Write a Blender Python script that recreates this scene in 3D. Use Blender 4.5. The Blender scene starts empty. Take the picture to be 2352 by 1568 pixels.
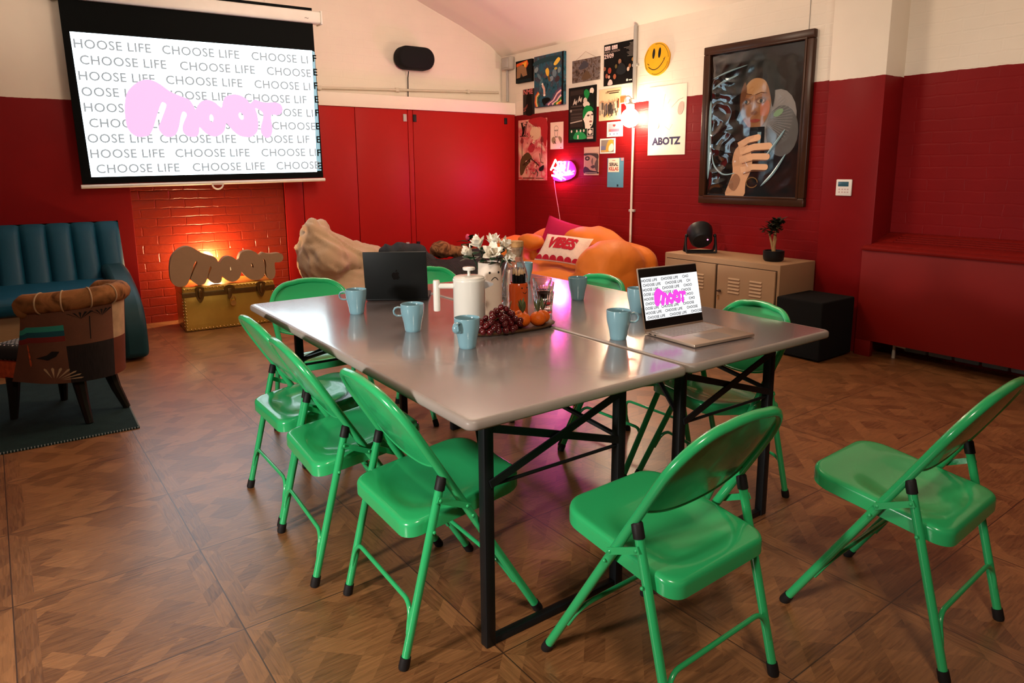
import bpy, bmesh, math, random
from mathutils import Vector, Matrix, Quaternion
random.seed(7)
PI = math.pi
SC = bpy.context.scene
COL = SC.collection

# ------------------------------------------------------------------ camera
cam_d = bpy.data.cameras.new('camera')
cam = bpy.data.objects.new('camera', cam_d)
COL.objects.link(cam)
yaw, pitch, roll = 0.6241656, -0.1790839, -0.0066412
fwd = Vector((math.sin(yaw) * math.cos(pitch), math.cos(yaw) * math.cos(pitch), math.sin(pitch)))
rgt = Vector((math.cos(yaw), -math.sin(yaw), 0))
upv = rgt.cross(fwd)
R_ = math.cos(roll) * rgt + math.sin(roll) * upv
U_ = -math.sin(roll) * rgt + math.cos(roll) * upv
m3 = Matrix((R_, U_, -fwd)).transposed()
cam.matrix_world = Matrix.Translation((-0.8046, -1.2906, 1.3133)) @ m3.to_4x4()
cam_d.sensor_fit = 'HORIZONTAL'
cam_d.sensor_width = 36
cam_d.lens = 1589.24 / 2352 * 36
cam_d.shift_y = -105.75 / 2352
cam_d.clip_start = 0.05
SC.camera = cam

# ------------------------------------------------------------------ world, exposure, room and added fill lamps
SC.view_settings.view_transform = 'Standard'
SC.view_settings.look = 'None'
SC.view_settings.gamma = 1
SC.view_settings.use_curve_mapping = False
SC.view_settings.exposure = 0.0
W = bpy.data.worlds.new('world')
SC.world = W
W.use_nodes = True
W.node_tree.nodes['Background'].inputs[0].default_value = (1.0, 0.82, 0.66, 1)
W.node_tree.nodes['Background'].inputs[1].default_value = 0.07

def lamp(name, kind, loc, col, power, size=0.1, target=None, spot=None, blend=0.5):
    d = bpy.data.lights.new(name, kind)
    d.color = col
    d.energy = power
    if kind == 'AREA':
        d.shape = 'DISK'
        d.size = size
    else:
        d.shadow_soft_size = size
    if spot:
        d.spot_size = spot
        d.spot_blend = blend
    o = bpy.data.objects.new(name, d)
    COL.objects.link(o)
    o.location = loc
    if target is not None:
        o.rotation_euler = (Vector(target) - Vector(loc)).to_track_quat('-Z', 'Y').to_euler()
    return o

lamp('wall_fill_lamp', 'SPOT', (-0.9, 3.7, 2.72), (1.0, 0.84, 0.66), 20, 0.1, (-0.75, 5.3, 2.75), 1.0, 1.0)  # added fill for the upper left cream wall, no fixture there
WARM = (1.0, 0.74, 0.5)
lamp('overhead_fill_lamp', 'SPOT', (-0.6, -1.6, 2.8), (1.0, 0.84, 0.66), 190, 0.2, (0.9, 1.2, 0.4), 1.7, 1.0)  # unseen overhead fill from behind the camera
lamp('left_spot_lamp', 'SPOT', (-3.1, 0.0, 1.25), (1.0, 0.95, 0.88), 480, 0.16, (0.3, 0.9, 0.4), 1.0, 0.9)
lamp('overhead_fill_lamp', 'POINT', (1.6, 2.6, 2.75), (1.0, 0.80, 0.60), 70, 0.25)  # added fill for ceiling and walls, no fixture there
lamp('ceiling_bounce_fill', 'SPOT', (1.4, 2.0, 2.45), (1.0, 0.80, 0.66), 170, 0.2, (2.0, 3.4, 3.6), 2.6, 1.0)  # added spot bouncing fill off the ceiling
lamp('wall_fill_lamp', 'SPOT', (2.2, -0.6, 2.55), (1.0, 0.82, 0.62), 70, 0.15, (4.3, 0.4, 2.6), 2.0, 1.0)  # added fill for the cream wall over the right recess

# ------------------------------------------------------------------ helpers
def tag(o, label=None, cat=None, group=None, kind=None):
    if label: o['label'] = label
    if cat: o['category'] = cat
    if group: o['group'] = group
    if kind: o['kind'] = kind
    return o

def thing(name, label, cat, loc=(0, 0, 0), rz=0.0, group=None):
    o = bpy.data.objects.new(name, None)
    o.empty_display_size = 0.05
    COL.objects.link(o)
    o.location = loc
    o.rotation_euler = (0, 0, rz)
    return tag(o, label, cat, group)

def kids(o):
    return [c for c in bpy.data.objects if c.parent == o]

def dup(root, loc, rz, label=None, rot=None):
    r = root.copy()
    COL.objects.link(r)
    r.location = loc
    r.rotation_euler = rot if rot else (0, 0, rz)
    if label: r['label'] = label
    def rec(src, dst):
        for ch in kids(src):
            if ch == dst: continue
            c = ch.copy()
            COL.objects.link(c)
            c.parent = dst
            rec(ch, c)
    rec(root, r)
    return r

TEXT_CACHE = {}
def text_geo(body, size, align='LEFT', spacing=1.0, bold=0.0, shear=0.0):
    key = (body, size, align, spacing, bold, shear)
    if key in TEXT_CACHE: return TEXT_CACHE[key]
    cu = bpy.data.curves.new('lettering', 'FONT')
    cu.body = body
    cu.size = size
    cu.align_x = align
    cu.align_y = 'BOTTOM_BASELINE'
    cu.space_character = spacing
    cu.offset = bold
    cu.shear = shear
    cu.resolution_u = 3
    ob = bpy.data.objects.new('lettering', cu)
    me = bpy.data.meshes.new_from_object(ob)
    vs = [v.co.copy() for v in me.vertices]
    fs = [tuple(p.vertices) for p in me.polygons]
    bpy.data.objects.remove(ob)
    bpy.data.meshes.remove(me)
    bpy.data.curves.remove(cu)
    TEXT_CACHE[key] = (vs, fs)
    return vs, fs

class MB:
    """collects shapes into one mesh"""
    def __init__(s):
        s.bm = bmesh.new()
        s.m = 0
        s.X = Matrix.Identity(4)
    def mat(s, i):
        s.m = i
        return s
    def at(s, X):
        s.X = X
        return s
    def _v(s, co):
        return s.bm.verts.new(s.X @ Vector(co))
    def _f(s, vs):
        try:
            f = s.bm.faces.new(vs)
            f.material_index = s.m
            return f
        except ValueError:
            return None
    def raw(s, vs, fs, M=Matrix.Identity(4)):
        nv = [s._v(M @ Vector(v)) for v in vs]
        for f in fs:
            if len(set(f)) > 2: s._f([nv[i] for i in f])
        return s
    def box(s, x0, x1, y0, y1, z0, z1, bev=0.0, seg=2, M=Matrix.Identity(4)):
        b = bmesh.new()
        c = [(x, y, z) for z in (z0, z1) for y in (y0, y1) for x in (x0, x1)]
        v = [b.verts.new(p) for p in c]
        for f in ((0, 2, 3, 1), (4, 5, 7, 6), (0, 1, 5, 4), (2, 6, 7, 3), (0, 4, 6, 2), (1, 3, 7, 5)):
            b.faces.new([v[i] for i in f])
        if bev > 0:
            bmesh.ops.bevel(b, geom=list(b.edges), offset=bev, segments=seg, affect='EDGES', profile=0.5)
        b.verts.index_update()
        s.raw([v.co.copy() for v in b.verts], [[v.index for v in f.verts] for f in b.faces], M)
        b.free()
        return s
    def tube(s, pts, r, seg=10, caps=True, closed=False):
        pts = [Vector(p) for p in pts]
        n = len(pts)
        rs = r if isinstance(r, (list, tuple)) else [r] * n
        tan = []
        for i in range(n):
            a = pts[(i - 1) % n] if (closed or i > 0) else pts[i]
            b = pts[(i + 1) % n] if (closed or i < n - 1) else pts[i]
            tan.append((b - a).normalized())
        t0 = tan[0]
        ref = Vector((0, 0, 1)) if abs(t0.z) < 0.9 else Vector((1, 0, 0))
        nrm = (ref - t0 * ref.dot(t0)).normalized()
        rings = []
        for i in range(n):
            if i > 0:
                q = tan[i - 1].rotation_difference(tan[i])
                nrm = (q @ nrm).normalized()
            bi = tan[i].cross(nrm)
            rings.append([s._v(pts[i] + (nrm * math.cos(2 * PI * k / seg) + bi * math.sin(2 * PI * k / seg)) * rs[i]) for k in range(seg)])
        m = n if closed else n - 1
        for i in range(m):
            A, B = rings[i], rings[(i + 1) % n]
            for k in range(seg):
                s._f([A[k], A[(k + 1) % seg], B[(k + 1) % seg], B[k]])
        if caps and not closed:
            s._f(rings[0][::-1])
            s._f(rings[-1])
        return s
    def lathe(s, prof, seg=32, M=Matrix.Identity(4), sx=1.0, sy=1.0):
        rings = []
        for r, z in prof:
            if r < 1e-6:
                rings.append([s._v(M @ Vector((0, 0, z)))])
            else:
                rings.append([s._v(M @ Vector((r * math.cos(2 * PI * k / seg) * sx, r * math.sin(2 * PI * k / seg) * sy, z))) for k in range(seg)])
        for A, B in zip(rings[:-1], rings[1:]):
            for k in range(seg):
                k2 = (k + 1) % seg
                if len(A) == 1 and len(B) == 1: continue
                if len(A) == 1: s._f([A[0], B[k], B[k2]][::-1])
                elif len(B) == 1: s._f([A[k], A[k2], B[0]])
                else: s._f([A[k], A[k2], B[k2], B[k]])
        return s
    def ell(s, c, rx, ry, rz, seg=16, rings=10, M=Matrix.Identity(4)):
        pr = [(math.sin(PI * i / rings), -math.cos(PI * i / rings)) for i in range(rings + 1)]
        pr[0] = (0, -1); pr[-1] = (0, 1)
        D = M @ Matrix.Translation(c) @ Matrix.Diagonal((rx, ry, rz, 1))
        return s.lathe(pr, seg, D)
    def prism(s, poly, d0, d1, M=Matrix.Identity(4)):
        """poly in xy, extruded along z from d0 to d1"""
        a = [s._v(M @ Vector((p[0], p[1], d0))) for p in poly]
        b = [s._v(M @ Vector((p[0], p[1], d1))) for p in poly]
        n = len(poly)
        s._f(a[::-1]); s._f(b)
        for i in range(n):
            s._f([a[i], a[(i + 1) % n], b[(i + 1) % n], b[i]])
        return s
    def flat(s, poly, z, M=Matrix.Identity(4)):
        s._f([s._v(M @ Vector((p[0], p[1], z))) for p in poly])
        return s
    def grid(s, fn, nu, nv, wrap=False):
        P = [[s._v(fn(i / nu, j / nv)) for i in range(nu + (0 if wrap else 1))] for j in range(nv + 1)]
        w = len(P[0])
        for j in range(nv):
            for i in range(nu):
                s._f([P[j][i], P[j][(i + 1) % w], P[j + 1][(i + 1) % w], P[j + 1][i]])
        return s
    def text(s, body, size, M, align='LEFT', spacing=1.0, bold=0.0, shear=0.0):
        vs, fs = text_geo(body, size, align, spacing, bold, shear)
        return s.raw(vs, fs, M)
    def build(s, name, mats, parent=None, angle=40, loc=None, rot=None, normals=True):
        me = bpy.data.meshes.new(name)
        if normals:
            bmesh.ops.recalc_face_normals(s.bm, faces=list(s.bm.faces))
        s.bm.to_mesh(me)
        s.bm.free()
        for m in (mats if isinstance(mats, (list, tuple)) else [mats]):
            me.materials.append(m)
        me.polygons.foreach_set('use_smooth', [True] * len(me.polygons))
        try:
            me.set_sharp_from_angle(angle=math.radians(angle))
        except Exception:
            pass
        o = bpy.data.objects.new(name, me)
        COL.objects.link(o)
        if parent: o.parent = parent
        if loc: o.location = loc
        if rot: o.rotation_euler = rot
        return o

def arc(c, r, a0, a1, n, ax='xy'):
    out = []
    for i in range(n + 1):
        a = a0 + (a1 - a0) * i / n
        out.append((c[0] + r * math.cos(a), c[1] + r * math.sin(a)))
    return out

def rrect(w, h, r, n=5, cx=0, cy=0):
    p = []
    for sx, sy, a in ((1, 1, 0), (-1, 1, PI / 2), (-1, -1, PI), (1, -1, 3 * PI / 2)):
        p += arc((cx + sx * (w / 2 - r), cy + sy * (h / 2 - r)), r, a, a + PI / 2, n)
    return p

def ellp(cx, cy, rx, ry, n=24, a0=0, a1=2 * PI, rot=0.0):
    out = []
    for i in range(n):
        a = a0 + (a1 - a0) * i / (n if abs(a1 - a0 - 2 * PI) < 1e-6 else n - 1)
        x, y = rx * math.cos(a), ry * math.sin(a)
        out.append((cx + x * math.cos(rot) - y * math.sin(rot), cy + x * math.sin(rot) + y * math.cos(rot)))
    return out

def smooth_closed(pts, k=4):
    out = []
    n = len(pts)
    for i in range(n):
        p0, p1, p2, p3 = (Vector(pts[(i + j - 1) % n]) for j in range(4))
        for t in range(k):
            u = t / k
            q = 0.5 * ((2 * p1) + (p2 - p0) * u + (2 * p0 - 5 * p1 + 4 * p2 - p3) * u * u + (3 * p1 - p0 - 3 * p2 + p3) * u ** 3)
            out.append((q.x, q.y))
    return out

def stroke(pts, w):
    """polyline with width in 2d -> quad strip polygons"""
    L, Rr = [], []
    n = len(pts)
    for i in range(n):
        a = Vector(pts[max(i - 1, 0)]); b = Vector(pts[min(i + 1, n - 1)])
        d = (b - a).normalized()
        q = Vector((-d.y, d.x)) * w / 2
        p = Vector(pts[i])
        L.append(tuple(p + q)); Rr.append(tuple(p - q))
    return [[L[i], L[i + 1], Rr[i + 1], Rr[i]] for i in range(n - 1)]

def filled_curve(outline, holes, depth, bevel=0.0):
    """2d filled shape with holes -> (verts, faces), centred on z = 0"""
    cu = bpy.data.curves.new('outline', 'CURVE')
    cu.dimensions = '2D'
    cu.fill_mode = 'BOTH' if depth > 0 else 'FRONT'
    cu.extrude = depth / 2
    cu.bevel_depth = bevel
    cu.bevel_resolution = 2
    for lp in [outline] + holes:
        sp = cu.splines.new('POLY')
        sp.points.add(len(lp) - 1)
        for p, q in zip(sp.points, lp): p.co = (q[0], q[1], 0, 1)
        sp.use_cyclic_u = True
    ob = bpy.data.objects.new('outline', cu)
    me = bpy.data.meshes.new_from_object(ob)
    vs = [v.co.copy() for v in me.vertices]
    fs = [tuple(p.vertices) for p in me.polygons]
    bpy.data.objects.remove(ob); bpy.data.meshes.remove(me); bpy.data.curves.remove(cu)
    return vs, fs

# ------------------------------------------------------------------ materials
def lin(c):
    return tuple(((x / 255) / 12.92 if x / 255 <= 0.04045 else ((x / 255 + 0.055) / 1.055) ** 2.4) for x in c)

MATS = {}
def nodes_of(name):
    m = bpy.data.materials.new(name)
    m.use_nodes = True
    nt = m.node_tree
    return m, nt, nt.nodes, nt.links, nt.nodes['Principled BSDF']

def mat(name, col, rough=0.5, metal=0.0, var=0.06, vscale=12.0, bump=0.0, bscale=60.0, coat=0.0, spec=None, stretch=None, sheen=0.0, trans=0.0, ior=1.5, crough=0.03):
    if name in MATS: return MATS[name]
    m, nt, N, L, B = nodes_of(name)
    B.inputs['Roughness'].default_value = rough
    B.inputs['Metallic'].default_value = metal
    B.inputs['Coat Weight'].default_value = coat
    B.inputs['Coat Roughness'].default_value = crough
    B.inputs['Specular IOR Level'].default_value = spec if spec is not None else (0.5 if coat > 0 or rough < 0.3 else 0.22)
    B.inputs['Sheen Weight'].default_value = sheen
    B.inputs['Transmission Weight'].default_value = trans
    B.inputs['IOR'].default_value = ior
    tc = N.new('ShaderNodeTexCoord')
    mp = N.new('ShaderNodeMapping')
    L.new(tc.outputs['Object'], mp.inputs[0])
    if stretch: mp.inputs['Scale'].default_value = stretch
    nz = N.new('ShaderNodeTexNoise')
    nz.inputs['Scale'].default_value = vscale
    nz.inputs['Detail'].default_value = 4
    L.new(mp.outputs[0], nz.inputs[0])
    mx = N.new('ShaderNodeMix'); mx.data_type = 'RGBA'
    mx.inputs[6].default_value = tuple(c * (1 - var) for c in col) + (1,)
    mx.inputs[7].default_value = tuple(min(1, c * (1 + var)) for c in col) + (1,)
    L.new(nz.outputs['Fac'], mx.inputs[0])
    L.new(mx.outputs[2], B.inputs['Base Color'])
    if bump > 0:
        n2 = N.new('ShaderNodeTexNoise'); n2.inputs['Scale'].default_value = bscale; n2.inputs['Detail'].default_value = 3
        L.new(mp.outputs[0], n2.inputs[0])
        bp = N.new('ShaderNodeBump'); bp.inputs['Strength'].default_value = bump; bp.inputs['Distance'].default_value = 0.01
        L.new(n2.outputs['Fac'], bp.inputs['Height'])
        L.new(bp.outputs[0], B.inputs['Normal'])
    MATS[name] = m
    return m

def emit(name, col, strength, back=(0.02, 0.02, 0.02)):
    if name in MATS: return MATS[name]
    m, nt, N, L, B = nodes_of(name)
    B.inputs['Base Color'].default_value = back + (1,)
    B.inputs['Roughness'].default_value = 0.6
    B.inputs['Emission Color'].default_value = col + (1,)
    B.inputs['Emission Strength'].default_value = strength
    MATS[name] = m
    return m

def math_node(N, L, op, a, b=None, c=None):
    n = N.new('ShaderNodeMath'); n.operation = op
    for i, v in enumerate((a, b, c)):
        if v is None: continue
        if isinstance(v, (int, float)): n.inputs[i].default_value = v
        else: L.new(v, n.inputs[i])
    return n.outputs[0]

def mixc(N, L, f, a, b, blend='MIX'):
    n = N.new('ShaderNodeMix'); n.data_type = 'RGBA'; n.blend_type = blend
    if isinstance(f, (int, float)): n.inputs[0].default_value = f
    else: L.new(f, n.inputs[0])
    for i, v in ((6, a), (7, b)):
        if isinstance(v, tuple): n.inputs[i].default_value = v + (1,) if len(v) == 3 else v
        else: L.new(v, n.inputs[i])
    return n.outputs[2]

RED = (0.20, 0.0055, 0.0065)
CREAM = (0.80, 0.71, 0.60)

def paint_wall(name, axis, split, brick=True, red=RED, cream=CREAM, rough_red=0.42, bump=0.17):
    """painted brick: red below the split height, cream above it"""
    m, nt, N, L, B = nodes_of(name)
    g = N.new('ShaderNodeNewGeometry')
    sp = N.new('ShaderNodeSeparateXYZ'); L.new(g.outputs['Position'], sp.inputs[0])
    cb = N.new('ShaderNodeCombineXYZ')
    L.new(sp.outputs[axis], cb.inputs[0]); L.new(sp.outputs[2], cb.inputs[1])
    nz = N.new('ShaderNodeTexNoise'); nz.inputs['Scale'].default_value = 14; nz.inputs['Detail'].default_value = 3
    L.new(g.outputs['Position'], nz.inputs[0])
    edge = math_node(N, L, 'MULTIPLY_ADD', nz.outputs['Fac'], 0.012, split - 0.006)
    B.inputs['Specular IOR Level'].default_value = 0.5 if bump > 0.6 else 0.12
    isred = math_node(N, L, 'LESS_THAN', sp.outputs[2], edge)
    n2 = N.new('ShaderNodeTexNoise'); n2.inputs['Scale'].default_value = 3.5; n2.inputs['Detail'].default_value = 5
    L.new(g.outputs['Position'], n2.inputs[0])
    rc = mixc(N, L, n2.outputs['Fac'], tuple(c * 0.86 for c in red), tuple(c * 1.14 for c in red))
    cc = mixc(N, L, n2.outputs['Fac'], tuple(c * 0.94 for c in cream), tuple(min(1, c * 1.05) for c in cream))
    L.new(mixc(N, L, isred, cc, rc), B.inputs['Base Color'])
    L.new(math_node(N, L, 'MULTIPLY_ADD', isred, rough_red - 0.6, 0.6), B.inputs['Roughness'])
    n3 = N.new('ShaderNodeTexNoise'); n3.inputs['Scale'].default_value = 45; n3.inputs['Detail'].default_value = 4
    L.new(g.outputs['Position'], n3.inputs[0])
    if brick:
        bt = N.new('ShaderNodeTexBrick')
        bt.inputs['Scale'].default_value = 1.0
        bt.inputs['Brick Width'].default_value = 0.235
        bt.inputs['Row Height'].default_value = 0.078
        bt.inputs['Mortar Size'].default_value = 0.007
        bt.inputs['Mortar Smooth'].default_value = 0.6
        bt.inputs['Color1'].default_value = (0.8, 0.8, 0.8, 1)
        bt.inputs['Color2'].default_value = (1, 1, 1, 1)
        bt.inputs['Mortar'].default_value = (0, 0, 0, 1)
        dv = N.new('ShaderNodeVectorMath'); dv.operation = 'SCALE'; dv.inputs[3].default_value = 0.022
        L.new(nz.outputs['Color'], dv.inputs[0])
        ad = N.new('ShaderNodeVectorMath'); L.new(cb.outputs[0], ad.inputs[0]); L.new(dv.outputs[0], ad.inputs[1])
        L.new(ad.outputs[0], bt.inputs['Vector'])
        h = math_node(N, L, 'MULTIPLY_ADD', n3.outputs['Fac'], 0.35, math_node(N, L, 'MULTIPLY', bt.outputs['Fac'], -0.8))
        h = math_node(N, L, 'ADD', h, math_node(N, L, 'MULTIPLY', nz.outputs['Fac'], 0.5))
    else:
        h = math_node(N, L, 'MULTIPLY', n3.outputs['Fac'], 0.12)
    bp = N.new('ShaderNodeBump'); bp.inputs['Strength'].default_value = bump; bp.inputs['Distance'].default_value = 0.008
    L.new(h, bp.inputs['Height']); L.new(bp.outputs[0], B.inputs['Normal'])
    return m

def floor_mat():
    m, nt, N, L, B = nodes_of('parquet_floor')
    g = N.new('ShaderNodeNewGeometry')
    mp = N.new('ShaderNodeMapping')
    mp.inputs['Rotation'].default_value = (0, 0, math.radians(-1))
    mp.inputs['Location'].default_value = (0.37, -0.65, 0)
    L.new(g.outputs['Position'], mp.inputs[0])
    sp = N.new('ShaderNodeSeparateXYZ'); L.new(mp.outputs[0], sp.inputs[0])
    T = 0.54
    pu = math_node(N, L, 'DIVIDE', sp.outputs[0], T); pv = math_node(N, L, 'DIVIDE', sp.outputs[1], T)
    u = math_node(N, L, 'FRACT', pu); v = math_node(N, L, 'FRACT', pv)
    du = math_node(N, L, 'MINIMUM', u, math_node(N, L, 'SUBTRACT', 1.0, u))
    dv = math_node(N, L, 'MINIMUM', v, math_node(N, L, 'SUBTRACT', 1.0, v))
    d = math_node(N, L, 'MINIMUM', du, dv)
    border = math_node(N, L, 'LESS_THAN', d, 0.105)
    bvert = math_node(N, L, 'LESS_THAN', du, dv)       # border board running along v
    # diagonal lattice
    a = math_node(N, L, 'ADD', u, v); b = math_node(N, L, 'SUBTRACT', u, v)
    S = 0.42
    fa = math_node(N, L, 'FRACT', math_node(N, L, 'DIVIDE', a, S)); fb = math_node(N, L, 'FRACT', math_node(N, L, 'DIVIDE', b, S))
    ca = math_node(N, L, 'FLOOR', math_node(N, L, 'DIVIDE', a, S)); cb_ = math_node(N, L, 'FLOOR', math_node(N, L, 'DIVIDE', b, S))
    sa = math_node(N, L, 'LESS_THAN', fa, 0.36); sb = math_node(N, L, 'LESS_THAN', fb, 0.36)
    par = math_node(N, L, 'FLOORED_MODULO', math_node(N, L, 'ADD', ca, cb_), 2.0)
    top_a = math_node(N, L, 'MULTIPLY', sa, math_node(N, L, 'MAXIMUM', par, math_node(N, L, 'SUBTRACT', 1.0, sb)))
    kind = math_node(N, L, 'ADD', top_a, math_node(N, L, 'MULTIPLY', math_node(N, L, 'MULTIPLY', sb, math_node(N, L, 'SUBTRACT', 1.0, top_a)), 2.0))
    cid = N.new('ShaderNodeCombineXYZ')
    tileid = math_node(N, L, 'MULTIPLY_ADD', math_node(N, L, 'FLOOR', pu), 7.31, math_node(N, L, 'MULTIPLY', math_node(N, L, 'FLOOR', pv), 3.17))
    sub = math_node(N, L, 'ADD', kind, math_node(N, L, 'MULTIPLY', border, 5.0))
    sub = math_node(N, L, 'ADD', sub, math_node(N, L, 'MULTIPLY', math_node(N, L, 'MULTIPLY', border, bvert), 2.0))
    inn = math_node(N, L, 'SUBTRACT', 1.0, border)
    L.new(math_node(N, L, 'ADD', tileid, sub), cid.inputs[0])
    L.new(math_node(N, L, 'MULTIPLY', ca, inn), cid.inputs[1]); L.new(math_node(N, L, 'MULTIPLY', cb_, inn), cid.inputs[2])
    wn = N.new('ShaderNodeTexWhiteNoise'); L.new(cid.outputs[0], wn.inputs[0])
    # grain: stretched along the board
    def grain(rot, sx, sy):
        q = N.new('ShaderNodeMapping'); q.inputs['Rotation'].default_value = (0, 0, rot); q.inputs['Scale'].default_value = (sx, sy, 1)
        L.new(mp.outputs[0], q.inputs[0])
        w = N.new('ShaderNodeTexNoise'); w.inputs['Scale'].default_value = 5; w.inputs['Detail'].default_value = 6; w.inputs['Distortion'].default_value = 0.7
        off = N.new('ShaderNodeVectorMath'); L.new(q.outputs[0], off.inputs[0]); L.new(wn.outputs['Color'], off.inputs[1])
        L.new(off.outputs[0], w.inputs[0])
        return w.outputs['Fac']
    g0, g1 = grain(0, 2, 26), grain(0, 26, 2)
    g2, g3 = grain(PI / 4, 2, 26), grain(-PI / 4, 2, 26)
    def mixf(f, x, y):
        n = N.new('ShaderNodeMix'); L.new(f, n.inputs[0]); L.new(x, n.inputs[2]); L.new(y, n.inputs[3]); return n.outputs[0]
    gi = mixf(top_a, g3, g2); gb = mixf(bvert, g0, g1)
    gr = mixf(border, gi, gb)
    t = math_node(N, L, 'MULTIPLY_ADD', wn.outputs['Value'], 0.42, math_node(N, L, 'MULTIPLY_ADD', gr, 1.15, -0.27))
    cr = N.new('ShaderNodeValToRGB')
    cr.color_ramp.elements[0].color = (0.100, 0.034, 0.011, 1)
    cr.color_ramp.elements[1].color = (0.34, 0.145, 0.052, 1)
    cr.color_ramp.elements[0].position = 0.1
    cr.color_ramp.elements[1].position = 0.9
    L.new(t, cr.inputs[0])
    seam = math_node(N, L, 'LESS_THAN', d, 0.0035)
    L.new(mixc(N, L, seam, cr.outputs[0], (0.05, 0.02, 0.01)), B.inputs['Base Color'])
    L.new(math_node(N, L, 'MULTIPLY_ADD', gr, 0.16, 0.30), B.inputs['Roughness'])
    B.inputs['Coat Weight'].default_value = 0.45
    B.inputs['Coat Roughness'].default_value = 0.3
    bp = N.new('ShaderNodeBump'); bp.inputs['Strength'].default_value = 0.25; bp.inputs['Distance'].default_value = 0.004
    L.new(gr, bp.inputs['Height']); L.new(bp.outputs[0], B.inputs['Normal'])
    return m

# ------------------------------------------------------------------ room shell
def struct(o):
    o['kind'] = 'structure'
    return o
M_brick_r = paint_wall('painted_brick_right', 1, 1.935)
M_brick_b = paint_wall('painted_brick_back', 0, 1.94, red=(0.27, 0.020, 0.006), bump=0.7, rough_red=0.3)
M_smooth = paint_wall('painted_plaster_back', 0, 1.88, brick=False)
M_pil = paint_wall('painted_plaster_pilaster', 1, 1.925, brick=False)
M_far = paint_wall('painted_plaster_far', 0, 1.9, brick=False)
M_redflat = mat('red_gloss_panel', (0.36, 0.008, 0.006), 0.5, spec=0.18, var=0.05, vscale=3, bump=0.02, bscale=200)
M_white_paint = mat('cream_paint', CREAM, 0.5, var=0.03, vscale=4)
M_ceil = mat('ceiling_paint', (0.80, 0.72, 0.64), 0.75, var=0.03, vscale=2, bump=0.05, bscale=20)

WX, WXR, PX = 4.09, 4.30, 4.05
struct(MB().box(-3.4, 4.6, -4.6, 6.0, -0.05, 0.0).build('floor', floor_mat()))
# ceiling: a curved vault, springing from the right wall
prof = [(4.6, 2.36), (4.09, 2.62), (3.93, 2.74), (3.54, 2.91), (3.21, 3.03), (3.0, 3.11), (2.2, 3.36), (1.3, 3.48), (0.4, 3.36), (-1.0, 2.95), (-2.4, 2.5), (-3.4, 2.15)]
vb = MB()
up = [(x, z + 0.06) for x, z in prof]
poly = prof + up[::-1]
vs = [(x, -4.6, z) for x, z in poly] + [(x, 6.0, z) for x, z in poly]
n = len(poly); k = len(prof)
fs = []
for i in range(n): fs.append((i, (i + 1) % n, n + (i + 1) % n, n + i))
for i in range(k - 1):
    a, b, c, d = i, i + 1, n - 2 - i, n - 1 - i
    fs.append((a, b, c, d)); fs.append((n + a, n + d, n + c, n + b))
struct(vb.raw(vs, fs).build('ceiling', M_ceil, angle=60))
H = 3.6
struct(MB().box(WX, 4.6, 1.55, 5.68, 0, 2.66).build('wall_right', M_brick_r))
struct(MB().box(PX, 4.6, 1.15, 1.55, 0, 2.66, 0.006).build('wall_right_pilaster', M_pil))
struct(MB().box(WXR, 4.6, -4.6, 1.15, 0, 2.6).build('wall_right_recess', M_brick_r))
M_brick_c = paint_wall('painted_brick_cream', 0, 1.94)
struct(MB().box(1.345, 4.6, 5.69, 6.0, 0, H).build('wall_back', M_brick_c))
struct(MB().box(0.03, 1.345, 5.44, 6.0, 0, H).build('wall_back_chimney', M_brick_b))
struct(MB().box(-3.4, 0.03, 5.30, 6.0, 0, H, 0.008).build('wall_back_left', M_smooth))
struct(MB().box(-3.5, -3.4, -4.6, 6.0, 0, H).build('wall_left', M_pil))
struct(MB().box(-3.5, 4.6, -4.7, -4.6, 0, H).build('wall_front', M_far))
# white fascia on top of the built-in cupboards, and the shelf it edges
struct(MB().box(1.352, 4.085, 5.40, 5.685, 1.945, 2.075, 0.004).build('trim_1', M_white_paint))

# built-in cupboards
M_blackm = mat('black_metal', (0.012, 0.012, 0.013), 0.4, var=0.2)
M_black = mat('black_plastic', (0.01, 0.01, 0.011), 0.45, var=0.2)
M_greybox = mat('grey_box', (0.42, 0.40, 0.37), 0.5)
cup = thing('built_in_cupboard', 'floor-to-fascia red painted cupboard wall between the fireplace brick and the poster corner', 'cupboard', (1.352, 5.42, 0))
MB().box(0, 2.733, 0.02, 0.255, 0, 1.944).build('carcass', mat('dark_gap', (0.05, 0.004, 0.003), 0.6), cup)
for a, b in ((0.0, 0.178), (0.184, 0.748), (0.754, 1.338), (1.344, 1.398), (1.404, 2.733)):
    dr = MB().box(a, b, 0, 0.022, 0.03, 1.943, 0.003).build('door', M_redflat, cup)
for a, z, h in ((1.305, 1.86, 0.075), (1.42, 1.86, 0.075), (2.60, 1.87, 0.07), (1.29, 0.52, 0.07), (1.42, 0.52, 0.07)):
    MB().box(a - 0.019, a + 0.019, -0.012, 0.0, z - h / 2, z + h / 2, 0.003).build('hinge', M_black if a > 1.31 else M_greybox, cup)

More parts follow.
